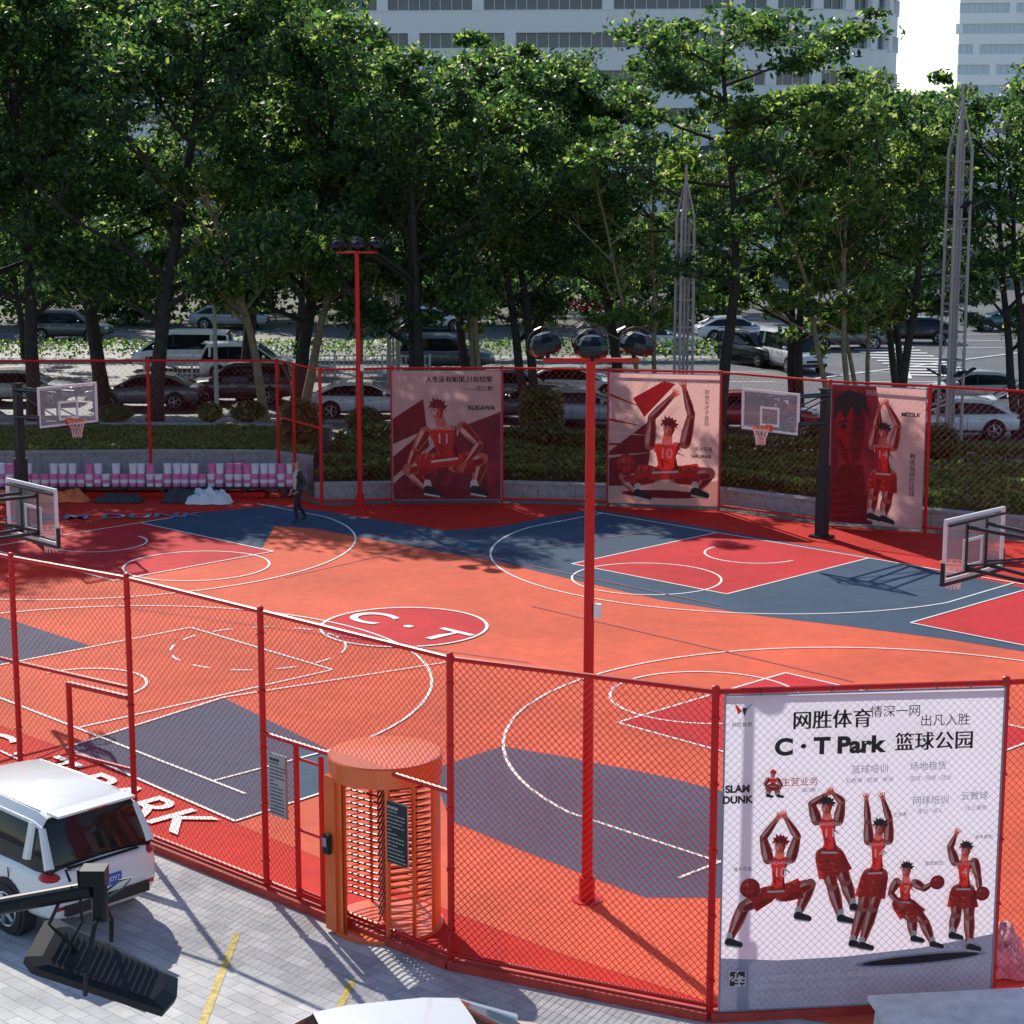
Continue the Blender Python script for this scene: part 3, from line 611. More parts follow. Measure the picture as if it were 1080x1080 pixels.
    xr=bx[0][0];xf=bx[-1][0]
    for s_ in(1,-1):
        if kind=='sedan': mb.ell((xr+.10,s_*.64,.80),(.10,.19,.065),3,10,6)
        elif kind=='suv': mb.ell((xr+.21,s_*.725,.90),(.18,.155,.080),3,14,8);mb.ell((xr+.15,s_*.60,.90),(.10,.10,.05),4,10,6)
        else: mb.ell((xr+.10,s_*.76,.95),(.08,.10,.25),3,10,6)
        mb.ell((xf-.14,s_*.66,.68 if kind!='van' else .8),(.17,.17,.07),4,10,6)
    mb.box((xr+.03,0,.46),(.12,1.3,.14),1);mb.box((xf-.03,0,.42),(.12,1.3,.14),1);mb.box((xf-.02,0,.60),(.07,.8,.12),1)
    mb.box((xr+.012 if kind!='sedan' else xr+.02,0,.70 if kind!='sedan' else .66),(.03,.46,.15),5)
    if kind=='suv':
        mb.box((xr+.04,0,.83),(.05,.6,.03),2);mb.box((-2.02,0,1.67),(.26,1.2,.03),0);mb.box((-2.14,0,1.655),(.02,.3,.02),3)
        mb.path([(-2.22,.05,1.06),(-2.17,.42,1.14)],.010,5,1);mb.box((xr+.05,0,.36),(.05,1.0,.06),2)
        for s_ in(-1,1): mb.box((xr+.05,s_*.66,.50),(.05,.2,.05),3)
    if kind!='sedan':
        mb.box((xr+.06,0,1.0),(.06,1.1,.015),1)
    det=mb.obj('trim',[P,M_plas,M_rim2,M_tl,M_hl,M_plate],parent=body,smooth=True,angle=40)
    if plate: text('粤B·7J097',Matrix(((0,0,-1,xr-.006),(-1,0,0,0),(0,1,0,.70),(0,0,0,1))),.10,M_white,None,'plate_text').parent=body
    mb=MB()
    for wx in(-1.38,1.36):
        for s_ in(1,-1):
            y0=s_*(Wd/2-.19);y1=s_*(Wd/2+.012)
            mb.cyl((wx,y0,.36),(wx,s_*(Wd/2+.006),.36),.405,n=24,mi=0)
            mb.cyl((wx,y0,.335),(wx,y1+.012*s_,.335),.335,n=24,mi=0)
            mb.cyl((wx,y1,.335),(wx,y1+.016*s_,.335),.225,n=20,mi=0)
            for i in range(5):
                a_=2*math.pi*i/5;mb.path([(wx,y1+.022*s_,.335),(wx+.21*math.cos(a_),y1+.020*s_,.335+.21*math.sin(a_))],[.045,.03],5,1)
            mb.path([(wx+.225*math.cos(i*math.pi/12),y1+.014*s_,.335+.225*math.sin(i*math.pi/12)) for i in range(24)],.016,5,1,closed=True)
    mb.obj('wheels',[M_dark,M_rim2],parent=body)
    return body
WHT=(.78,.79,.8);SIL=(.4,.42,.44);GRY=(.12,.13,.14);BLK=(.012,.013,.016);RED=(.45,.02,.02);TEA=(.03,.12,.14)
hd=Vector((-.73,.68));rc=Vector((-5.30,24.15));cen=rc+hd*2.3
car(cen.x,cen.y,hd,'suv',WHT,'parked_suv',True)
car(-1.65,18.2,(-.96,-.28),'sedan',WHT)
def pc(u,v,kind,col,head=(1,0)): p=W(u,v);car(p.x,p.y+.9,head,kind,col,'car' if kind!='van' else 'van')
pc(150,433,'sedan',GRY,(-1,.05));pc(250,427,'suv',(.05,.05,.055),(-1,.02));pc(190,392,'van',WHT,(-1,0));pc(262,402,'suv',WHT,(1,0));pc(20,428,'sedan',SIL,(1,0))
pc(385,443,'sedan',WHT,(1,.05));pc(606,424,'sedan',WHT,(1,0));pc(560,446,'sedan',GRY,(-1,.1));pc(617,452,'sedan',SIL,(1,-.1));pc(545,428,'sedan',(.15,.2,.25),(1,-.1))
pc(778,362,'sedan',WHT,(1,.1));pc(798,386,'suv',BLK,(.5,-.8));pc(838,392,'van',WHT,(.3,-.95));pc(893,369,'suv',GRY,(1,.1));pc(966,363,'sedan',BLK,(-1,.15));pc(1066,350,'sedan',TEA,(-1,0))
pc(800,456,'sedan',RED,(1,-.1));pc(1010,464,'sedan',WHT,(-1,.1));pc(1085,446,'sedan',WHT,(-1,.1));pc(925,322,'sedan',WHT,(1,0));pc(455,350,'sedan',WHT,(1,0));pc(240,348,'sedan',SIL);pc(70,360,'suv',GRY);pc(690,372,'sedan',WHT);pc(1030,430,'sedan',SIL,(-1,.1));pc(470,392,'suv',GRY)
# ---------- roads ----------
M_asph=mat('asphalt',(0.10,0.102,0.11),0.6,0.3,0.4,bump=.2);M_rmark=mat('road_marking',(.75,.75,.73),.6,.1,3)
r=MB();near=[(-120,80),(-40,77.5),(-5,74.0),(6,69.5),(14,66.0),(40,60),(120,55)]
r.poly([(x,y,.006) for x,y in near]+[(120,150,.006),(18,150,.006),(14,116,.006),(-120,114,.006)])
r.obj('road',[M_asph])
sw=MB();sw.poly([(-120,60,.003)]+[(22,60,.003),(40,56,.003)]+[(x,y,.003) for x,y in near[::-1][1:]]);sw.obj('sidewalk',[mat('sidewalk_paving',(.24,.23,.22),.85,.2,.8)])
r=MB();z=.012
def rl(a,b,w): 
    global z
    z+=.0002;a=Vector(a);b=Vector(b);d=(b-a).normalized();n=Vector((-d.y,d.x))*w/2;r.poly([(*(a-n),z),(*(b-n),z),(*(b+n),z),(*(a+n),z)])
for yy in(88,92,104,108,112):
    for i in range(-12,14): rl((i*8,yy),(i*8+4,yy),.15)
for i in range(11):
    a=W(895+i*6,366+i*3.0);rl((a.x,a.y),(a.x+3.4,a.y-.6),.5)
for i in range(8): rl((20+i*1.0,78),(23+i*1.0,86),.45)
for u0,v0,u1,v1 in((860,400,1080,372),(900,420,1080,404),(940,360,960,400)): a=W(u0,v0);b=W(u1,v1);rl((a.x,a.y),(b.x,b.y),.2)
r.obj('road_marking',[M_rmark])
r=MB()
for a,b in zip(near[:-1],near[1:]):
    a=Vector((*a,0));b=Vector((*b,0));d=b-a;r.box((a+b)/2+Vector((0,-.1,.07)),(d.length,.2,.14),0,Matrix.Rotation(math.atan2(d.y,d.x),3,'Z'))
r.obj('kerb',[M_granite])
md=MB();md.box((-30,97,.08),(90,2.2,.16));md.obj('median',[M_granite])
r=MB();z=.012
for (a,b) in(((250,985),(212,1085)),((372,1035),(330,1120))): a=W(*a);b=W(*b);rl((a.x,a.y),(b.x,b.y),.10)
r.obj('parking_bay_marking',[mat('yellow_paint',(.55,.42,.10),.7,.5,9)])
gr_=MB()
for i in range(60):
    x=-17+i*.22;gr_.cyl((x,89.6,0.1),(x,89.6,1.0),.02,n=5)
for zz_ in(.2,.6,1.02): gr_.box((-10.5,89.6,zz_),(13.2,.05,.05))
for i in range(7): gr_.box((-17+i*2.2,89.6,.55),(.09,.09,1.1))
gr_.obj('guard_rail',[M_white])
# ---------- planters ----------
M_soil=mat('planter_grass',(.07,.10,.035),.9,.4,2,bump=.5,bscale=20)
def planter(front,back,h,name):
    mb=MB();mb.poly([(x,y,h-.05) for x,y in front]+[(x,y,h-.05) for x,y in back[::-1]],1)
    for ln in(front,back):
        for a,b in zip(ln[:-1],ln[1:]):
            a=Vector((*a,0));b=Vector((*b,0));d=b-a;Rz=Matrix.Rotation(math.atan2(d.y,d.x),3,'Z');n_=max(1,round(d.length/1.2))
            for i in range(n_):
                c_=a+d*((i+.5)/n_);mb.box(c_+Vector((0,0,h/2)),(d.length/n_-.012,.28,h),0,Rz)
            mb.box((a+b)/2+Vector((0,0,h+.03)),(d.length,.36,.06),0,Rz)
    mb.obj(name,[M_granite,M_soil])
planter([(-30,53),(-20.8,59),(-15.9,60.0),(-11,60.3),(-7.6,60.2),(-6.2,59.0)],[(-30,66.6),(-20,66.8),(-14,66.8),(-10,66.6),(-8,66.4),(-6.2,66)],.95,'planter')
planter([(-5.9,57.2),(-3.5,57.4),(-.3,57.5),(3.0,57.0),(6.3,56.3),(9.2,54.0),(11.6,52.8),(15,51.0),(21,47)],[(-5.9,65.5),(-3.5,65.5),(-.3,65.2),(3,64.4),(6.3,63),(10,61.8),(13,60.8),(20,59),(30,57)],.42,'planter')
# ---------- leaves ----------
def leafmesh(C,size,mats_p,seed=0,up=0.5,aspect=.5):
    rg=np.random.default_rng(seed);n=len(C)
    nrm=rg.normal(size=(n,3));nrm[:,2]+=up*2;nrm/=np.linalg.norm(nrm,axis=1,keepdims=True)
    t=rg.normal(size=(n,3));t-=nrm*(t*nrm).sum(1,keepdims=True);t/=np.linalg.norm(t,axis=1,keepdims=True)
    b=np.cross(nrm,t);s=size*(.6+.8*rg.random((n,1)))
    V=np.stack([C-t*s*.5,C+b*s*aspect*.5-nrm*s*.06,C+t*s*.5-nrm*s*.12,C-b*s*aspect*.5-nrm*s*.06],1).reshape(-1,3)
    Fc=np.arange(n*4).reshape(n,4);return V,Fc,rg.choice(3,size=n,p=mats_p)
def join_mesh(name,mb,V,Fc,MI,mats,off):
    me=bpy.data.meshes.new(name);nv=len(mb.v)
    allv=np.array(mb.v,dtype=float).reshape(-1,3) if nv else np.zeros((0,3))
    allv=np.concatenate([allv,V]);faces=list(mb.f)+[tuple(f) for f in (Fc+nv).tolist()]
    me.from_pydata(allv.tolist(),[],faces)
    for m in mats: me.materials.append(m)
    me.polygons.foreach_set('material_index',list(mb.m)+(MI+off).tolist());me.update();return me
def tree_mesh(seed,H,cr,cb,nclump,nleaf,size,bark,lean=0.0,trunkr=.22,layered=False,forks=1,probs=(.46,.38,.16)):
    rg=random.Random(seed);ng=np.random.default_rng(seed);mb=MB();clumps=[]
    def bez(p0,d0,ln,up,n=6,wob=.12):
        pts=[Vector(p0)];d=Vector(d0).normalized()
        for i in range(n):
            d=(d+Vector((rg.gauss(0,wob),rg.gauss(0,wob),up+rg.gauss(0,wob*.5)))).normalized();pts.append(pts[-1]+d*ln/n)
        return pts
    trunks=[]
    for k_ in range(forks):
        a_=rg.random()*6.28;l_=lean+ (0.12 if forks>1 else 0)
        tp=bez((0.25*k_*math.cos(a_),0.25*k_*math.sin(a_),0),(l_*math.cos(a_),l_*math.sin(a_),1),H*.88,.05,10,.06)
        rr_=[trunkr*(1.35 if i==0 else 1)*(1-.82*i/10) for i in range(11)];mb.path(tp,rr_,9,0);trunks.append(tp)
    nl=int(16/ forks)+3
    for tp in trunks:
        for i in range(nl):
            f=(i+.5)/nl;h=cb*.85+(H*.86-cb*.85)*f;idx=min(9.99,h/(H*.88)*10);p0=tp[int(idx)].lerp(tp[int(idx)+1],idx%1)
            a_=i*2.4+rg.random()*.7;env=cr*math.sqrt(max(.12,1-((f-.38)/.72)**2))*(.65+.6*rg.random())
            el=(.15 if layered else .55)+.35*f
            lp=bez(p0,(math.cos(a_),math.sin(a_),el),env*1.05,.0 if layered else .03,6,.13)
            r0=trunkr*.42*(1-.5*f);mb.path(lp,[r0*(1-.8*j/6) for j in range(7)],6,0)
            for j in(3,4,5,6): 
                if rg.random()<.8: clumps.append(lp[j]+Vector((rg.gauss(0,.3),rg.gauss(0,.3),rg.gauss(0,.25))))
            for sbi in range(4):
                j=rg.randint(2,5);dd=(lp[j+1]-lp[j]).normalized();dd=Vector((dd.x+rg.gauss(0,.7),dd.y+rg.gauss(0,.7),dd.z+rg.gauss(.15,.35)))
                sp=bez(lp[j],dd,env*.45,.02,4,.15);mb.path(sp,[r0*.4*(1-.8*q_/4) for q_ in range(5)],5,0);clumps+= [sp[-1],sp[2]]
        clumps.append(tp[-1]);clumps.append(tp[-2])
    rg.shuffle(clumps);clumps=clumps[:nclump];Cs=[]
    per=nleaf//len(clumps)
    for c_ in clumps:
        r_=(.42+.85*rg.random())*cr/5.0*1.1;m_=int(per*(.5+rg.random()))
        d=ng.normal(size=(m_,3));d/=np.linalg.norm(d,axis=1,keepdims=True);d*=(ng.random((m_,1))**.55)*r_;d[:,2]*=(.34 if layered else .58);d[:,2]-=.12*(d[:,0]**2+d[:,1]**2)
        Cs.append(d+np.array(c_))
    C=np.concatenate(Cs);V,Fc,MI=leafmesh(C,size,probs,seed,.45)
    return join_mesh('tree_%d'%seed,mb,V,Fc,MI,[bark]+LF1,1)
T=[tree_mesh(11,16.5,5.2,4.2,140,27000,.27,M_bark,trunkr=.30),
   tree_mesh(12,17.5,5.6,4.4,140,27000,.27,M_bark,trunkr=.30),
   tree_mesh(13,14.6,4.8,3.8,125,22000,.26,M_bark,forks=2,trunkr=.22),
   tree_mesh(14,16.8,5.4,6.0,125,19000,.26,M_bark,layered=True,trunkr=.24),
   tree_mesh(15,13.2,3.2,4.4,75,8500,.25,M_barkl,forks=2,trunkr=.12,probs=(.1,.35,.55)),
   tree_mesh(16,11.0,2.6,4.8,50,5500,.26,M_barkl,lean=.25,trunkr=.20,probs=(.15,.35,.5))]
def put(i,x,y,s=1.0,rot=None,name='broadleaf_tree',parent=None,z=0):
    o=bpy.data.objects.new(name,T[i]);sc.collection.objects.link(o);o.location=(x,y,z);o.scale=(s,s,s*random.uniform(.97,1.04));o.rotation_euler=(0,0,random.random()*6.28 if rot is None else rot)
    if parent:o.parent=parent
    return o
for a_ in[(0,-22.8,69,1.05),(1,-18.0,73,1.0),(1,-13.0,70.0,1.0),(0,-8.3,74,1.0),(2,-3.6,69.5,.96),(2,.9,72,.93),(0,4.3,75,.82),(3,7.2,67.5,1.0),(2,10.9,73,.84),(3,13.7,68.5,.80),(2,18.6,70,.83),(0,25,69,.9),(1,-29,70,1.05),(0,-16.5,78,1.08),(1,-22,80,1.08),(1,-11.2,81,1.0),(2,-1.4,79,.95),(2,15.5,77,.78)]: put(*a_)
for a_ in[(4,11.3,66,1.0),(4,12.6,69.0,.85),(5,-9.0,71,1.0),(5,-8.0,72.5,1.05),(4,5.0,69,.9),(5,-5.6,71,.9),(4,-1.2,70,.95)]: put(*a_,name='young_tree')
mt_=empty('median_trees',(0,97,0))
for i in range(11):
    x=-62+i*6.4+random.uniform(-1,1);o=put(2 if i%2 else 0,x,random.uniform(-.3,.3),random.uniform(.64,.78),parent=mt_,name='crown')
dt=empty('distant_trees',(0,125,0))
for i in range(20):
    x=-72+i*4.6+random.uniform(-1.5,1.5);o=put(i%4,x,random.uniform(-4,10),random.uniform(.78,.98) if x<4 else random.uniform(.55,.68),parent=dt,name='crown')
for i in range(9):
    o=put(i%3,20+i*8,random.uniform(35,60),random.uniform(.75,.95),parent=dt,name='crown')
def scatter_obj(name,C,size,probs,seed,extra=None,lf=None):
    mb=extra or MB();V,Fc,MI=leafmesh(np.array(C),size,probs,seed,.5,.6);me=join_mesh(name,mb,V,Fc,MI,[M_bark]+(lf or LF2),1);o=bpy.data.objects.new(name,me);sc.collection.objects.link(o);return o
def bed(front,back,h,ztop,n,seed,f0=.03,f1=.97,power=1):
    rg=np.random.default_rng(seed);Fr=np.array(front,float);Bk=np.array(back,float);k_=len(front)
    s=rg.random(n)*(k_-1);i=np.minimum(s.astype(int),k_-2);f=(s-i)[:,None];A=Fr[i]*(1-f)+Fr[i+1]*f;B=Bk[i]*(1-f)+Bk[i+1]*f;t=f0+(f1-f0)*rg.random((n,1))**power;P=A*(1-t)+B*t
    bz=.5+.5*np.sin(P[:,0]*1.7+np.cos(P[:,1]*1.3)*2)*np.cos(P[:,1]*1.1+P[:,0]*.4)
    z=h+(ztop-h)*(.45+.55*bz)*rg.random(n)**.35
    return np.column_stack([P,z])
fR=[(-5.9,57.5),(-3.5,57.7),(-.3,57.8),(3.0,57.3),(6.3,56.6),(9.2,54.3),(11.6,53.1),(15,51.3),(21,47.3)];bR=[(-5.9,65.2),(-3.5,65.2),(-.3,64.9),(3,64.1),(6.3,62.7),(10,61.5),(13,60.5),(20,58.7),(30,56.7)]
scatter_obj('ground_cover_shrubs',bed(fR,bR,.4,1.0,42000,3),.17,(.25,.4,.35),3)
fL=[(-30,53.5),(-20.8,59.4),(-15.9,60.4),(-11,60.7),(-7.6,60.6),(-6.4,59.6)];bL=[(-30,66.3),(-20,66.5),(-14,66.5),(-10,66.3),(-8,66.1),(-6.4,65.7)]
scatter_obj('lawn',bed(fL,bL,.9,1.04,24000,4),.14,(.1,.4,.5),4)
def shrub(x,y,z0,w,d,h,n,seed,name='clipped_shrub',size=.15,boxy=True,probs=(.35,.4,.25),lf=None):
    rg=np.random.default_rng(seed);u=rg.normal(size=(n,3))
    p_=6 if boxy else 2
    u/= (np.abs(u)**p_).sum(1,keepdims=True)**(1/p_);u*=(rg.random((n,1))**.22)*(1+.10*rg.normal(size=(n,1))*.6)
    C=np.column_stack([u[:,0]*w/2,u[:,1]*d/2,(u[:,2]+1)*h/2+.08]);mb=MB()
    for i in range(5):
        a_=i*1.26;mb.path([(.04*math.cos(a_),.04*math.sin(a_),0),(w*.2*math.cos(a_),d*.2*math.sin(a_),h*.6)],[.04,.015],5,0)
    mb.ell((0,0,h*.5+.05),(w*.36,d*.36,h*.38),1,10,8)
    o=scatter_obj(name,C,size,probs,seed,mb,lf);o.location=(x,y,z0);return o
p=W(571,478,.4);shrub(p.x,p.y+.6,.4,1.45,1.4,1.95,5200,21)
for u_,v_,w_,h_,sd in((222,447,.9,.7,1),(262,447,1.3,.75,2),(318,470,1.6,1.5,3),(385,460,1.4,1.0,4),(990,490,1.3,1.3,5),(745,476,1.3,1.0,6),(860,476,1.2,.9,7),(120,447,1.3,.6,8)):
    p=W(u_,v_,.9 if u_<330 else .4);shrub(p.x,p.y,.9 if u_<330 else .4,w_,w_,h_,2200,30+sd,'round_shrub',.14,False)
rgx=np.random.default_rng(5)
n=12000;tt=rgx.random(n);C=np.column_stack([-5+30*tt,64.6-7*tt+1.0*rgx.random(n),.45+.75*rgx.random(n)**.5]);scatter_obj('hedge',C,.16,(.3,.4,.3),10)
n=12000;C=np.column_stack([-70+82*rgx.random(n),96.2+1.6*rgx.random(n),.2+.9*rgx.random(n)**.6]);scatter_obj('median_shrubs',C,.2,(.4,.4,.2),11,None,LF1)
n=42000;X_=-80+94*rgx.random(n);top=4.8+1.6*np.sin(X_*.33)+1.1*np.sin(X_*.91+1)+.5*np.sin(X_*2.3);C=np.column_stack([X_,117+4*rgx.random(n),top*rgx.random(n)**.6]);scatter_obj('distant_shrubbery',C,.42,(.6,.3,.1),12,None,LF1)
fl=MB();p=W(620,344)
for i in range(160): 
    c_=(p.x+random.gauss(0,1.1),p.y+random.gauss(0,.4),1.0+random.random()*.6);fl.ell(c_,(.09,.09,.07),0,6,4)
for i in range(12): fl.path([(p.x+random.gauss(0,.6),p.y,.0),(p.x+random.gauss(0,.9),p.y,1.1)],[.03,.01],5,1)
fl.obj('flowering_shrub',[mat('petal_red',(.5,.02,.04),.6),M_bark])
# ---------- light masts ----------
M_mast=mat('mast_steel',(.36,.34,.34),.5,metal=.2)
def mast(x,y,H,w,name='lattice_mast'):
    mb=MB();n=4
    for i in range(n):
        a_=math.pi/4+i*math.pi/2+.3;r_=w*.55
        mb.path([(x+r_*math.cos(a_),y+r_*math.sin(a_),0),(x+r_*.95*math.cos(a_),y+r_*.95*math.sin(a_),H*.86),(x,y,H)],[.055,.05,.02],6,0)
    nb=int(H/.9)
    for j in range(1,nb):
        z_=j*.9
        if z_>H*.85:break
        pts=[(x+w*.55*math.cos(math.pi/4+.3+i*math.pi/2),y+w*.55*math.sin(math.pi/4+.3+i*math.pi/2),z_) for i in range(4)]
        mb.path(pts,.028,5,0,closed=True)
        for i in range(4):
            q1=pts[i];q2=pts[(i+1)%4];mb.cyl(q1,(q2[0],q2[1],z_+.9),.012,n=4)
    mb.cyl((x,y,0),(x,y,H+.4),.05,n=8)
    for z_ in(H*.27,H*.72):
        for i in range(4):
            a_=i*math.pi/2+.2;mb.box((x+w*.85*math.cos(a_),y+w*.85*math.sin(a_),z_),(w*.6,.24,.05),1,Matrix.Rotation(a_,3,'Z')@Matrix.Rotation(-.5,3,'Y'))
    mb.obj(name,[M_mast,M_black],origin=(x,y,0))
mast(14.2,62.6,11.9,.72);mast(5.7,64.5,9.4,.6);p=WY(415,380,82);mast(p.x,82,11.3,.5)
lp_=MB();p=WY(228,400,72.5);lp_.cyl((p.x,72.5,0),(p.x,72.5,8),.09,.06,n=10);lp_.path([(p.x,72.5,8),(p.x-.4,72.5,8.5),(p.x-1.6,72.5,8.7)],.05,6,0);lp_.box((p.x-1.9,72.5,8.68),(.7,.25,.1));lp_.obj('street_lamp',[mat('lamp_grey',(.4,.42,.42),.5)])
# ---------- buildings ----------
M_fac=mat('facade_white',(.88,.89,.90),.6);M_win=mat('window_glass',(.09,.12,.15),.12);M_mul=mat('mullion',(.6,.61,.63),.5)
def office(path,H,fl_h,name,win=M_win,fac=M_fac,ratio=.5,bay=3.2,gap=4):
    par=empty(name,(path[0][0],path[0][1],0));mb=MB();mw=MB();mm=MB();off=Vector(par.location)
    floors=int(H/fl_h)
    for (a,b) in zip(path[:-1],path[1:]):
        a=Vector((*a,0));b=Vector((*b,0));d=b-a;L_=d.length;an=math.atan2(d.y,d.x);Rz=Matrix.Rotation(an,3,'Z');N_=Vector((d.y,-d.x,0)).normalized()
        mb.box((a+b)/2-N_*.9+Vector((0,0,H/2)),(L_,.2,H),0,Rz)
        nb=max(1,round(L_/bay))
        for f in range(floors):
            z0=f*fl_h
            mb.box((a+b)/2-N_*.35+Vector((0,0,z0+fl_h*(1-ratio)/2)),(L_+.01,.8,fl_h*(1-ratio)),0,Rz)
            mb.box((a+b)/2-N_*.2+Vector((0,0,z0+fl_h*(1-ratio)+.04)),(L_+.01,.62,.08),0,Rz)
            mw.box((a+b)/2-N_*.50+Vector((0,0,z0+fl_h*(1-ratio/2))),(L_,.06,fl_h*ratio),0,Rz)
            for i in range(nb):
                c_=a+d*((i+.5)/nb)
                for k_ in(-.33,0,.33): mm.box(c_+d.normalized()*bay*k_-N_*.42+Vector((0,0,z0+fl_h*(1-ratio/2))),(.09,.12,fl_h*ratio),0,Rz)
            for i in range(0,nb+1):
                if nb<3 or (i+f)%gap==0:
                    c_=a+d*(i/nb);mb.box(c_-N_*.18+Vector((0,0,z0+fl_h*(1-ratio/2))),(bay*.35,.55,fl_h*ratio),0,Rz)
    for m_,nm,mt in((mb,'walls',fac),(mw,'windows',win),(mm,'mullions',M_mul)):
        o=m_.obj(nm,[mt],origin=off);o.parent=par;o.location=(0,0,0)
    return par
pth=[(-70,205),(-10,203),(26,200)]+[(27+14*math.sin(t*math.pi/2/6)*1.0,200+14*(1-math.cos(t*math.pi/2/6))) for t in range(1,7)]+[(41,250)]
office(pth,44,3.75,'office_building',ratio=.42)
office([(-120,260),(-60,262),(-20,268)],62,4,'office_building',fac=mat('facade_grey',(.6,.64,.68),.6))
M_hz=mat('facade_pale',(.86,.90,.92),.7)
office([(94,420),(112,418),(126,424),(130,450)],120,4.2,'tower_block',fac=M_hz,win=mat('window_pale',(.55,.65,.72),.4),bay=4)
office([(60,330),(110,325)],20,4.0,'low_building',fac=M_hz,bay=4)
# ---------- paint bucket row etc ----------
bk=MB();rr=random.Random(8)
bk.box((-11.0,57.55,.30),(9.0,.5,.06),3)
for i in range(8): bk.box((-15.3+i*1.22,57.55,.15),(.08,.45,.28),3)
for i in range(34):
    x=-15.3+i*.262+rr.uniform(-.02,.02);c_=(x,57.5+rr.uniform(-.04,.04),.33);m_=0 if rr.random()<.6 else 1
    bk.lathe(c_,[(0,0),(.11,0),(.122,.30),(.13,.30),(.13,.36),(0,.37)],12,m_);bk.lathe((c_[0],c_[1],c_[2]+.10),[(.113,.0),(.119,.0),(.123,.11),(.118,.11)],12,1-m_)
    if rr.random()<.8: bk.lathe((x,57.62,.70),[(0,0),(.11,0),(.12,.24),(.13,.24),(.13,.29),(0,.30)],12,1-m_)
bk.obj('paint_bucket_row',[mat('bucket_pink',(.75,.18,.40),.4),mat('bucket_white',(.76,.74,.80),.4),M_orange,M_black],origin=(-11,57.5,0))
def heap(x,y,w,d,h,m,name,seed):
    rg=random.Random(seed);n_=14;vs=[];fs=[];ph=[rg.random()*6 for _ in range(6)]
    for j in range(n_+1):
        for i in range(n_+1):
            u=i/n_*2-1;v=j/n_*2-1;r_=max(0,1-(abs(u)**3+abs(v)**3));z_=h*r_**.5*(.65+.25*math.sin(u*5+ph[0])*math.cos(v*4+ph[1])+.2*math.sin(u*11+v*9+ph[2]))
            vs.append((u*w/2+.05*math.sin(v*7+ph[3]),v*d/2+.05*math.sin(u*8+ph[4]),max(.02,z_)))
    for j in range(n_):
        for i in range(n_): o=j*(n_+1)+i;fs.append((o,o+1,o+n_+2,o+n_+1))
    mb=MB();mb.add(vs,fs);o=mb.obj(name,[m],smooth=True);o.location=(x,y,.012)
M_tb=mat('tarp_dark',(.03,.03,.035),.5);M_to=mat('tarp_orange',(.7,.14,.04),.5,.2,4);M_tw=mat('tarp_white',(.7,.7,.72),.5)
heap(-15.2,56.6,2.0,.8,.35,M_to,'tarpaulin',1);heap(-13.3,56.7,1.6,.7,.4,M_to,'tarpaulin',2);heap(-9.4,56.7,1.9,.8,.45,M_tb,'duffel_bag',3);heap(-8.9,56.3,1.3,.6,.5,M_tw,'plastic_sheet',4);heap(-11.6,56.6,1.4,.6,.3,M_tb,'duffel_bag',5)
heap(5.95,22.9,.9,.7,.75,mat('cloth_check',(.6,.35,.42),.8,.5,9),'cloth_bundle',6)
kb=MB()
for a,b in zip([(-20,56.4),(-15.9,57.2),(-7.4,57.2)][:-1],[(-20,56.4),(-15.9,57.2),(-7.4,57.2)][1:]):
    a=Vector((*a,0));b=Vector((*b,0));d=b-a;kb.box((a+b)/2+Vector((0,.55,.09)),(d.length,.9,.14),0,Matrix.Rotation(math.atan2(d.y,d.x),3,'Z'))
kb.obj('step',[M_red])
cb=MB();p=W(1010,1085);cb.box((p.x+.1,p.y-.55,.22),(2.2,.9,.44),0,Matrix.Rotation(.12,3,'Z'),.97);cb.box((p.x+.1,p.y-.55,.47),(2.3,1.0,.06),0,Matrix.Rotation(.12,3,'Z'));cb.obj('concrete_block',[mat('concrete',(.72,.72,.72),.85,.2,3,bump=.3)])
# ---------- foreground floodlight ----------
fl=MB();Y=9.0
A=WY(-160,985,Y);B=WY(96,938,Y);fl.path([A,B],[.045,.042],16,0);fl.path([A,(A.x-.3,Y,A.z)],.05,12,0)
fl.cyl((A.x-.35,Y,0),(A.x-.35,Y,A.z+.3),.09,.08,n=14,mi=0)
C1=WY(104,925,Y);fl.cyl(C1+Vector((0,0,.02)),C1-Vector((0,0,.22)),.04,n=14,mi=0);fl.box(C1+Vector((-.02,0,.01)),(.12,.11,.08),0)
HH=WY(108,1022,Y);Rt=Matrix.Rotation(math.radians(24),3,'Y')@Matrix.Rotation(math.radians(16),3,'X')
prof=[(-.36,-.15),(-.30,-.2),(.36,-.13),(.39,0),(.36,.13),(-.30,.2),(-.36,.15)]
vs=[HH+Rt@Vector((x_,y_*.95,z_)) for z_,k_ in((-.025,1),(.018,1)) for x_,y_ in prof]+[HH+Rt@Vector((x_*.80,y_*.75,.034)) for x_,y_ in prof];n_=7
fl.add(vs,[tuple(range(n_))[::-1]]+[(i,(i+1)%n_,n_+(i+1)%n_,n_+i) for i in range(n_)]+[(n_+i,n_+(i+1)%n_,2*n_+(i+1)%n_,2*n_+i) for i in range(n_)]+[tuple(2*n_+i for i in range(n_))],0)
fl.box(HH-Rt@Vector((0,0,.031)),(.56,.26,.010),1,Rt)
for i in range(16): fl.box(HH+Rt@Vector((-.24+i*.032,0,.038)),(.005,.22,.010),0,Rt)
for s_ in(-1,1): fl.path([HH+Rt@Vector((-.02,.21*s_,.0)),HH+Rt@Vector((-.06,.21*s_,.13)),C1-Vector((0,0,.20))+Vector((0,.12*s_,0)),C1-Vector((0,0,.21))],.013,6,0)
fl.path([B+Vector((-.14,0,-.03)),B+Vector((-.20,-.05,-.16)),HH+Vector((-.22,0,.2)),HH+Vector((-.12,0,.10))],.009,6,0)
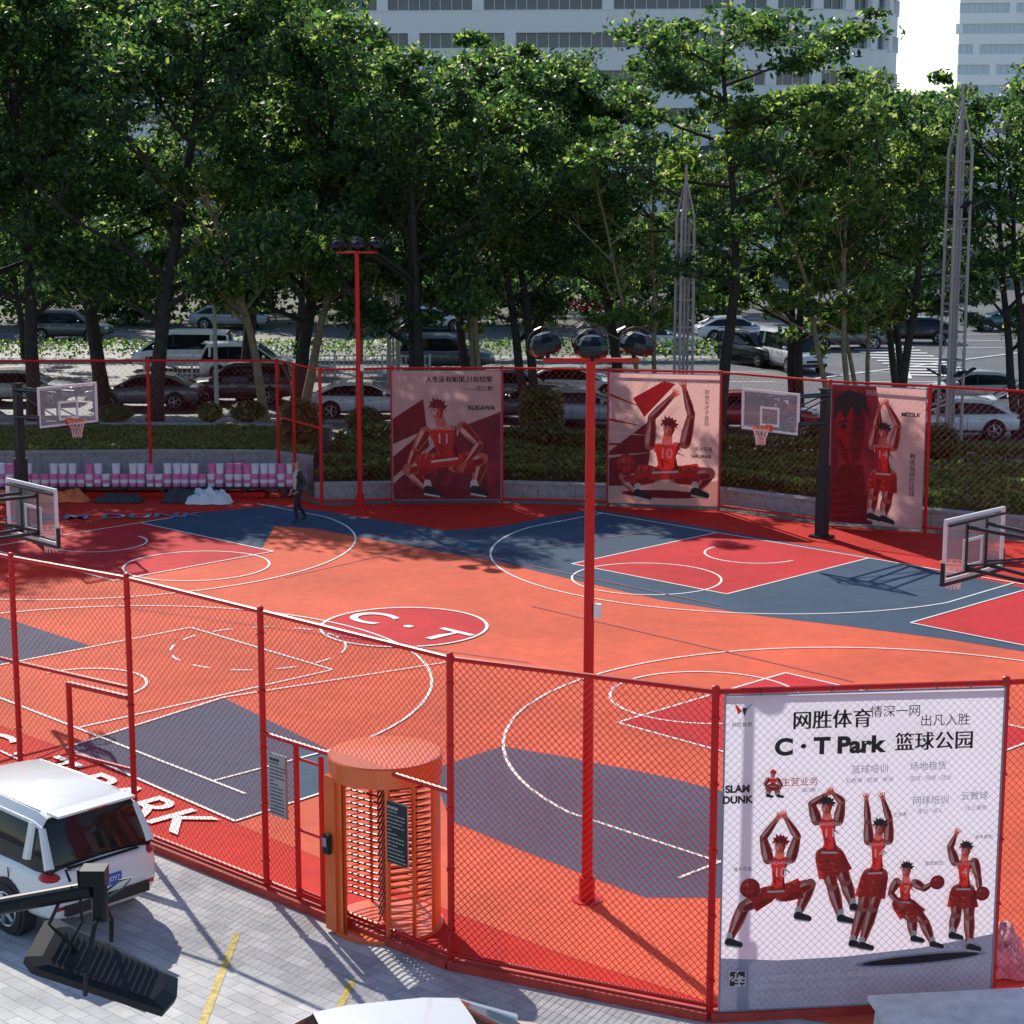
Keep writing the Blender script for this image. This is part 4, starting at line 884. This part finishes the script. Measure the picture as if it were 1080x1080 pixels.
fl.path([B+Vector((-.1,0,.04)),B+Vector((-.12,0,.10)),B+Vector((-.06,0,.10)),B+Vector((-.04,-.04,-.15)),HH+Vector((-.16,-.05,.12))],.008,6,0)
fl.path([B+Vector((.06,0,-.02)),B+Vector((.14,0,.045)),B+Vector((.20,0,.06)),B+Vector((.16,0,.01)),B+Vector((.07,0,-.05))],.006,6,2)
fl.obj('floodlight',[mat('flood_black',(.010,.014,.018),.45,spec=.3),glassmat('flood_glass',.8,(.3,.3,.3)),mat('cable_green',(.02,.10,.09),.5)])
# ---------- person ----------
def person(x,y,face,name='man_walking'):
    V=[];E=[];Rr=[]
    def v(p,r,par=None):
        V.append(p);Rr.append(r if hasattr(r,'__len__') else(r,r));i=len(V)-1
        if par is not None:E.append((par,i))
        return i
    pel=v((0,0,.93),(.15,.12));ch=v((0,0,1.15),(.155,.12),pel);st=v((.01,0,1.36),(.17,.12),ch);nk=v((.01,0,1.47),.07,st);n2=v((.02,0,1.53),.055,nk);hd_=v((.03,0,1.61),(.085,.09),n2);h2=v((.03,0,1.69),(.08,.085),hd_)
    for s_,el,ha,kn,an_,toe in((1,(-.10,.29,1.13),(.10,.25,.95),(.14,.11,.50),(.10,.13,.09),(.26,.14,.04)),(-1,(-.06,-.28,1.12),(.06,-.29,.87),(-.04,-.09,.50),(-.26,-.10,.12),(-.12,-.11,.04))):
        sh=v((0,.18*s_,1.40),.062,st);e_=v(el,.052,sh);w_=v(ha,.035,e_)
        d=(Vector(ha)-Vector(el)).normalized();pm=v(tuple(Vector(ha)+d*.07),(.036,.022),w_)
        for k_,ln in enumerate((.075,.085,.08,.065)):
            b0=Vector(V[pm])+d*.02+Vector((.022*(1.5-k_),0,0));f1=v(tuple(b0+d*ln*.5),.010,pm);v(tuple(b0+d*ln+Vector((.012,-.012*s_,0))),.009,f1)
        v(tuple(Vector(V[pm])+Vector((.05,0,.0))),.011,pm)
        hp=v((0,.095*s_,.88),.095,pel);k0=v(kn,.068,hp);a0=v(an_,.052,k0);v(toe,.045,a0)
    me=bpy.data.meshes.new('t');me.from_pydata(V,E,[]);ob=bpy.data.objects.new('t',me);sc.collection.objects.link(ob)
    ob.modifiers.new('sk','SKIN');sl=me.skin_vertices[0].data
    for i,r_ in enumerate(Rr): sl[i].radius=r_;sl[i].use_root=(i==0)
    ss=ob.modifiers.new('ss','SUBSURF');ss.levels=2;ss.render_levels=2
    dg=bpy.context.evaluated_depsgraph_get();em=bpy.data.meshes.new_from_object(ob.evaluated_get(dg));bpy.data.objects.remove(ob)
    ms=[mat('jacket',(.03,.032,.04),.8),mat('trousers',(.015,.016,.02),.8),mat('skin',(.45,.26,.18),.55),mat('hair',(.01,.009,.008),.6),mat('shirt',(.5,.45,.38),.8),mat('shoe',(.02,.02,.02),.5)]
    for m_ in ms: em.materials.append(m_)
    for p_ in em.polygons:
        c_=p_.center;p_.use_smooth=True
        if c_.z>1.47: p_.material_index=3 if(c_.z>1.70 or c_.x<-.005) and c_.z>1.54 else 2
        elif c_.z<.10:p_.material_index=5
        elif c_.z<.93 and abs(c_.y)<.2: p_.material_index=1
        elif abs(c_.y)>.2 and c_.z<.92: p_.material_index=2
        elif c_.x>.03 and abs(c_.y)<.11: p_.material_index=4
        else: p_.material_index=0
    o=bpy.data.objects.new(name,em);sc.collection.objects.link(o);o.location=(x,y,.03);o.rotation_euler=(0,0,math.atan2(face[1],face[0]))
    mb=MB();mb.path([(.11,0,1.63),(.135,0,1.595),(.11,0,1.585)],[.008,.016,.01],6,0)
    for s_ in(-1,1): mb.ell((.03,.088*s_,1.62),(.02,.01,.032),0,6,6);mb.ell((.108,.032*s_,1.635),(.01,.013,.008),1,6,5)
    mb.box((.108,0,1.56),(.01,.05,.008),2)
    f=mb.obj('face_features',[ms[2],ms[3],mat('lips',(.35,.12,.1),.6)],smooth=True,parent=o)
    return o
p=W(315,552);person(p.x,p.y,(-.85,-.5))
# ---------- world, sun, camera ----------
w=bpy.data.worlds.new('World');sc.world=w;w.use_nodes=True;N=w.node_tree.nodes;L=w.node_tree.links
sky=N.new('ShaderNodeTexSky');sky.sky_type='NISHITA';sky.sun_disc=False
az=math.radians(-24);el=math.radians(38)
sky.sun_elevation=el;sky.sun_rotation=az;sky.air_density=1.0;sky.dust_density=.3;sky.ozone_density=1.5
bg=N['Background'];bg.inputs['Strength'].default_value=.15;L.new(sky.outputs[0],bg.inputs['Color'])
sl=bpy.data.lights.new('sun','SUN');sl.energy=5.0;sl.angle=math.radians(.5);sl.color=(1,.93,.82)
so=bpy.data.objects.new('sun',sl);sc.collection.objects.link(so)
d=Vector((math.sin(az)*math.cos(el),math.cos(az)*math.cos(el),math.sin(el)))
so.rotation_euler=(-d).to_track_quat('-Z','Y').to_euler()
cam=bpy.data.cameras.new('camera');co=bpy.data.objects.new('camera',cam);sc.collection.objects.link(co)
co.location=(0,0,HC);co.rotation_euler=(math.pi/2-PIT,0,0);cam.sensor_width=36;cam.lens=36*F/1080;cam.clip_end=5000;cam.clip_start=.1
sc.camera=co
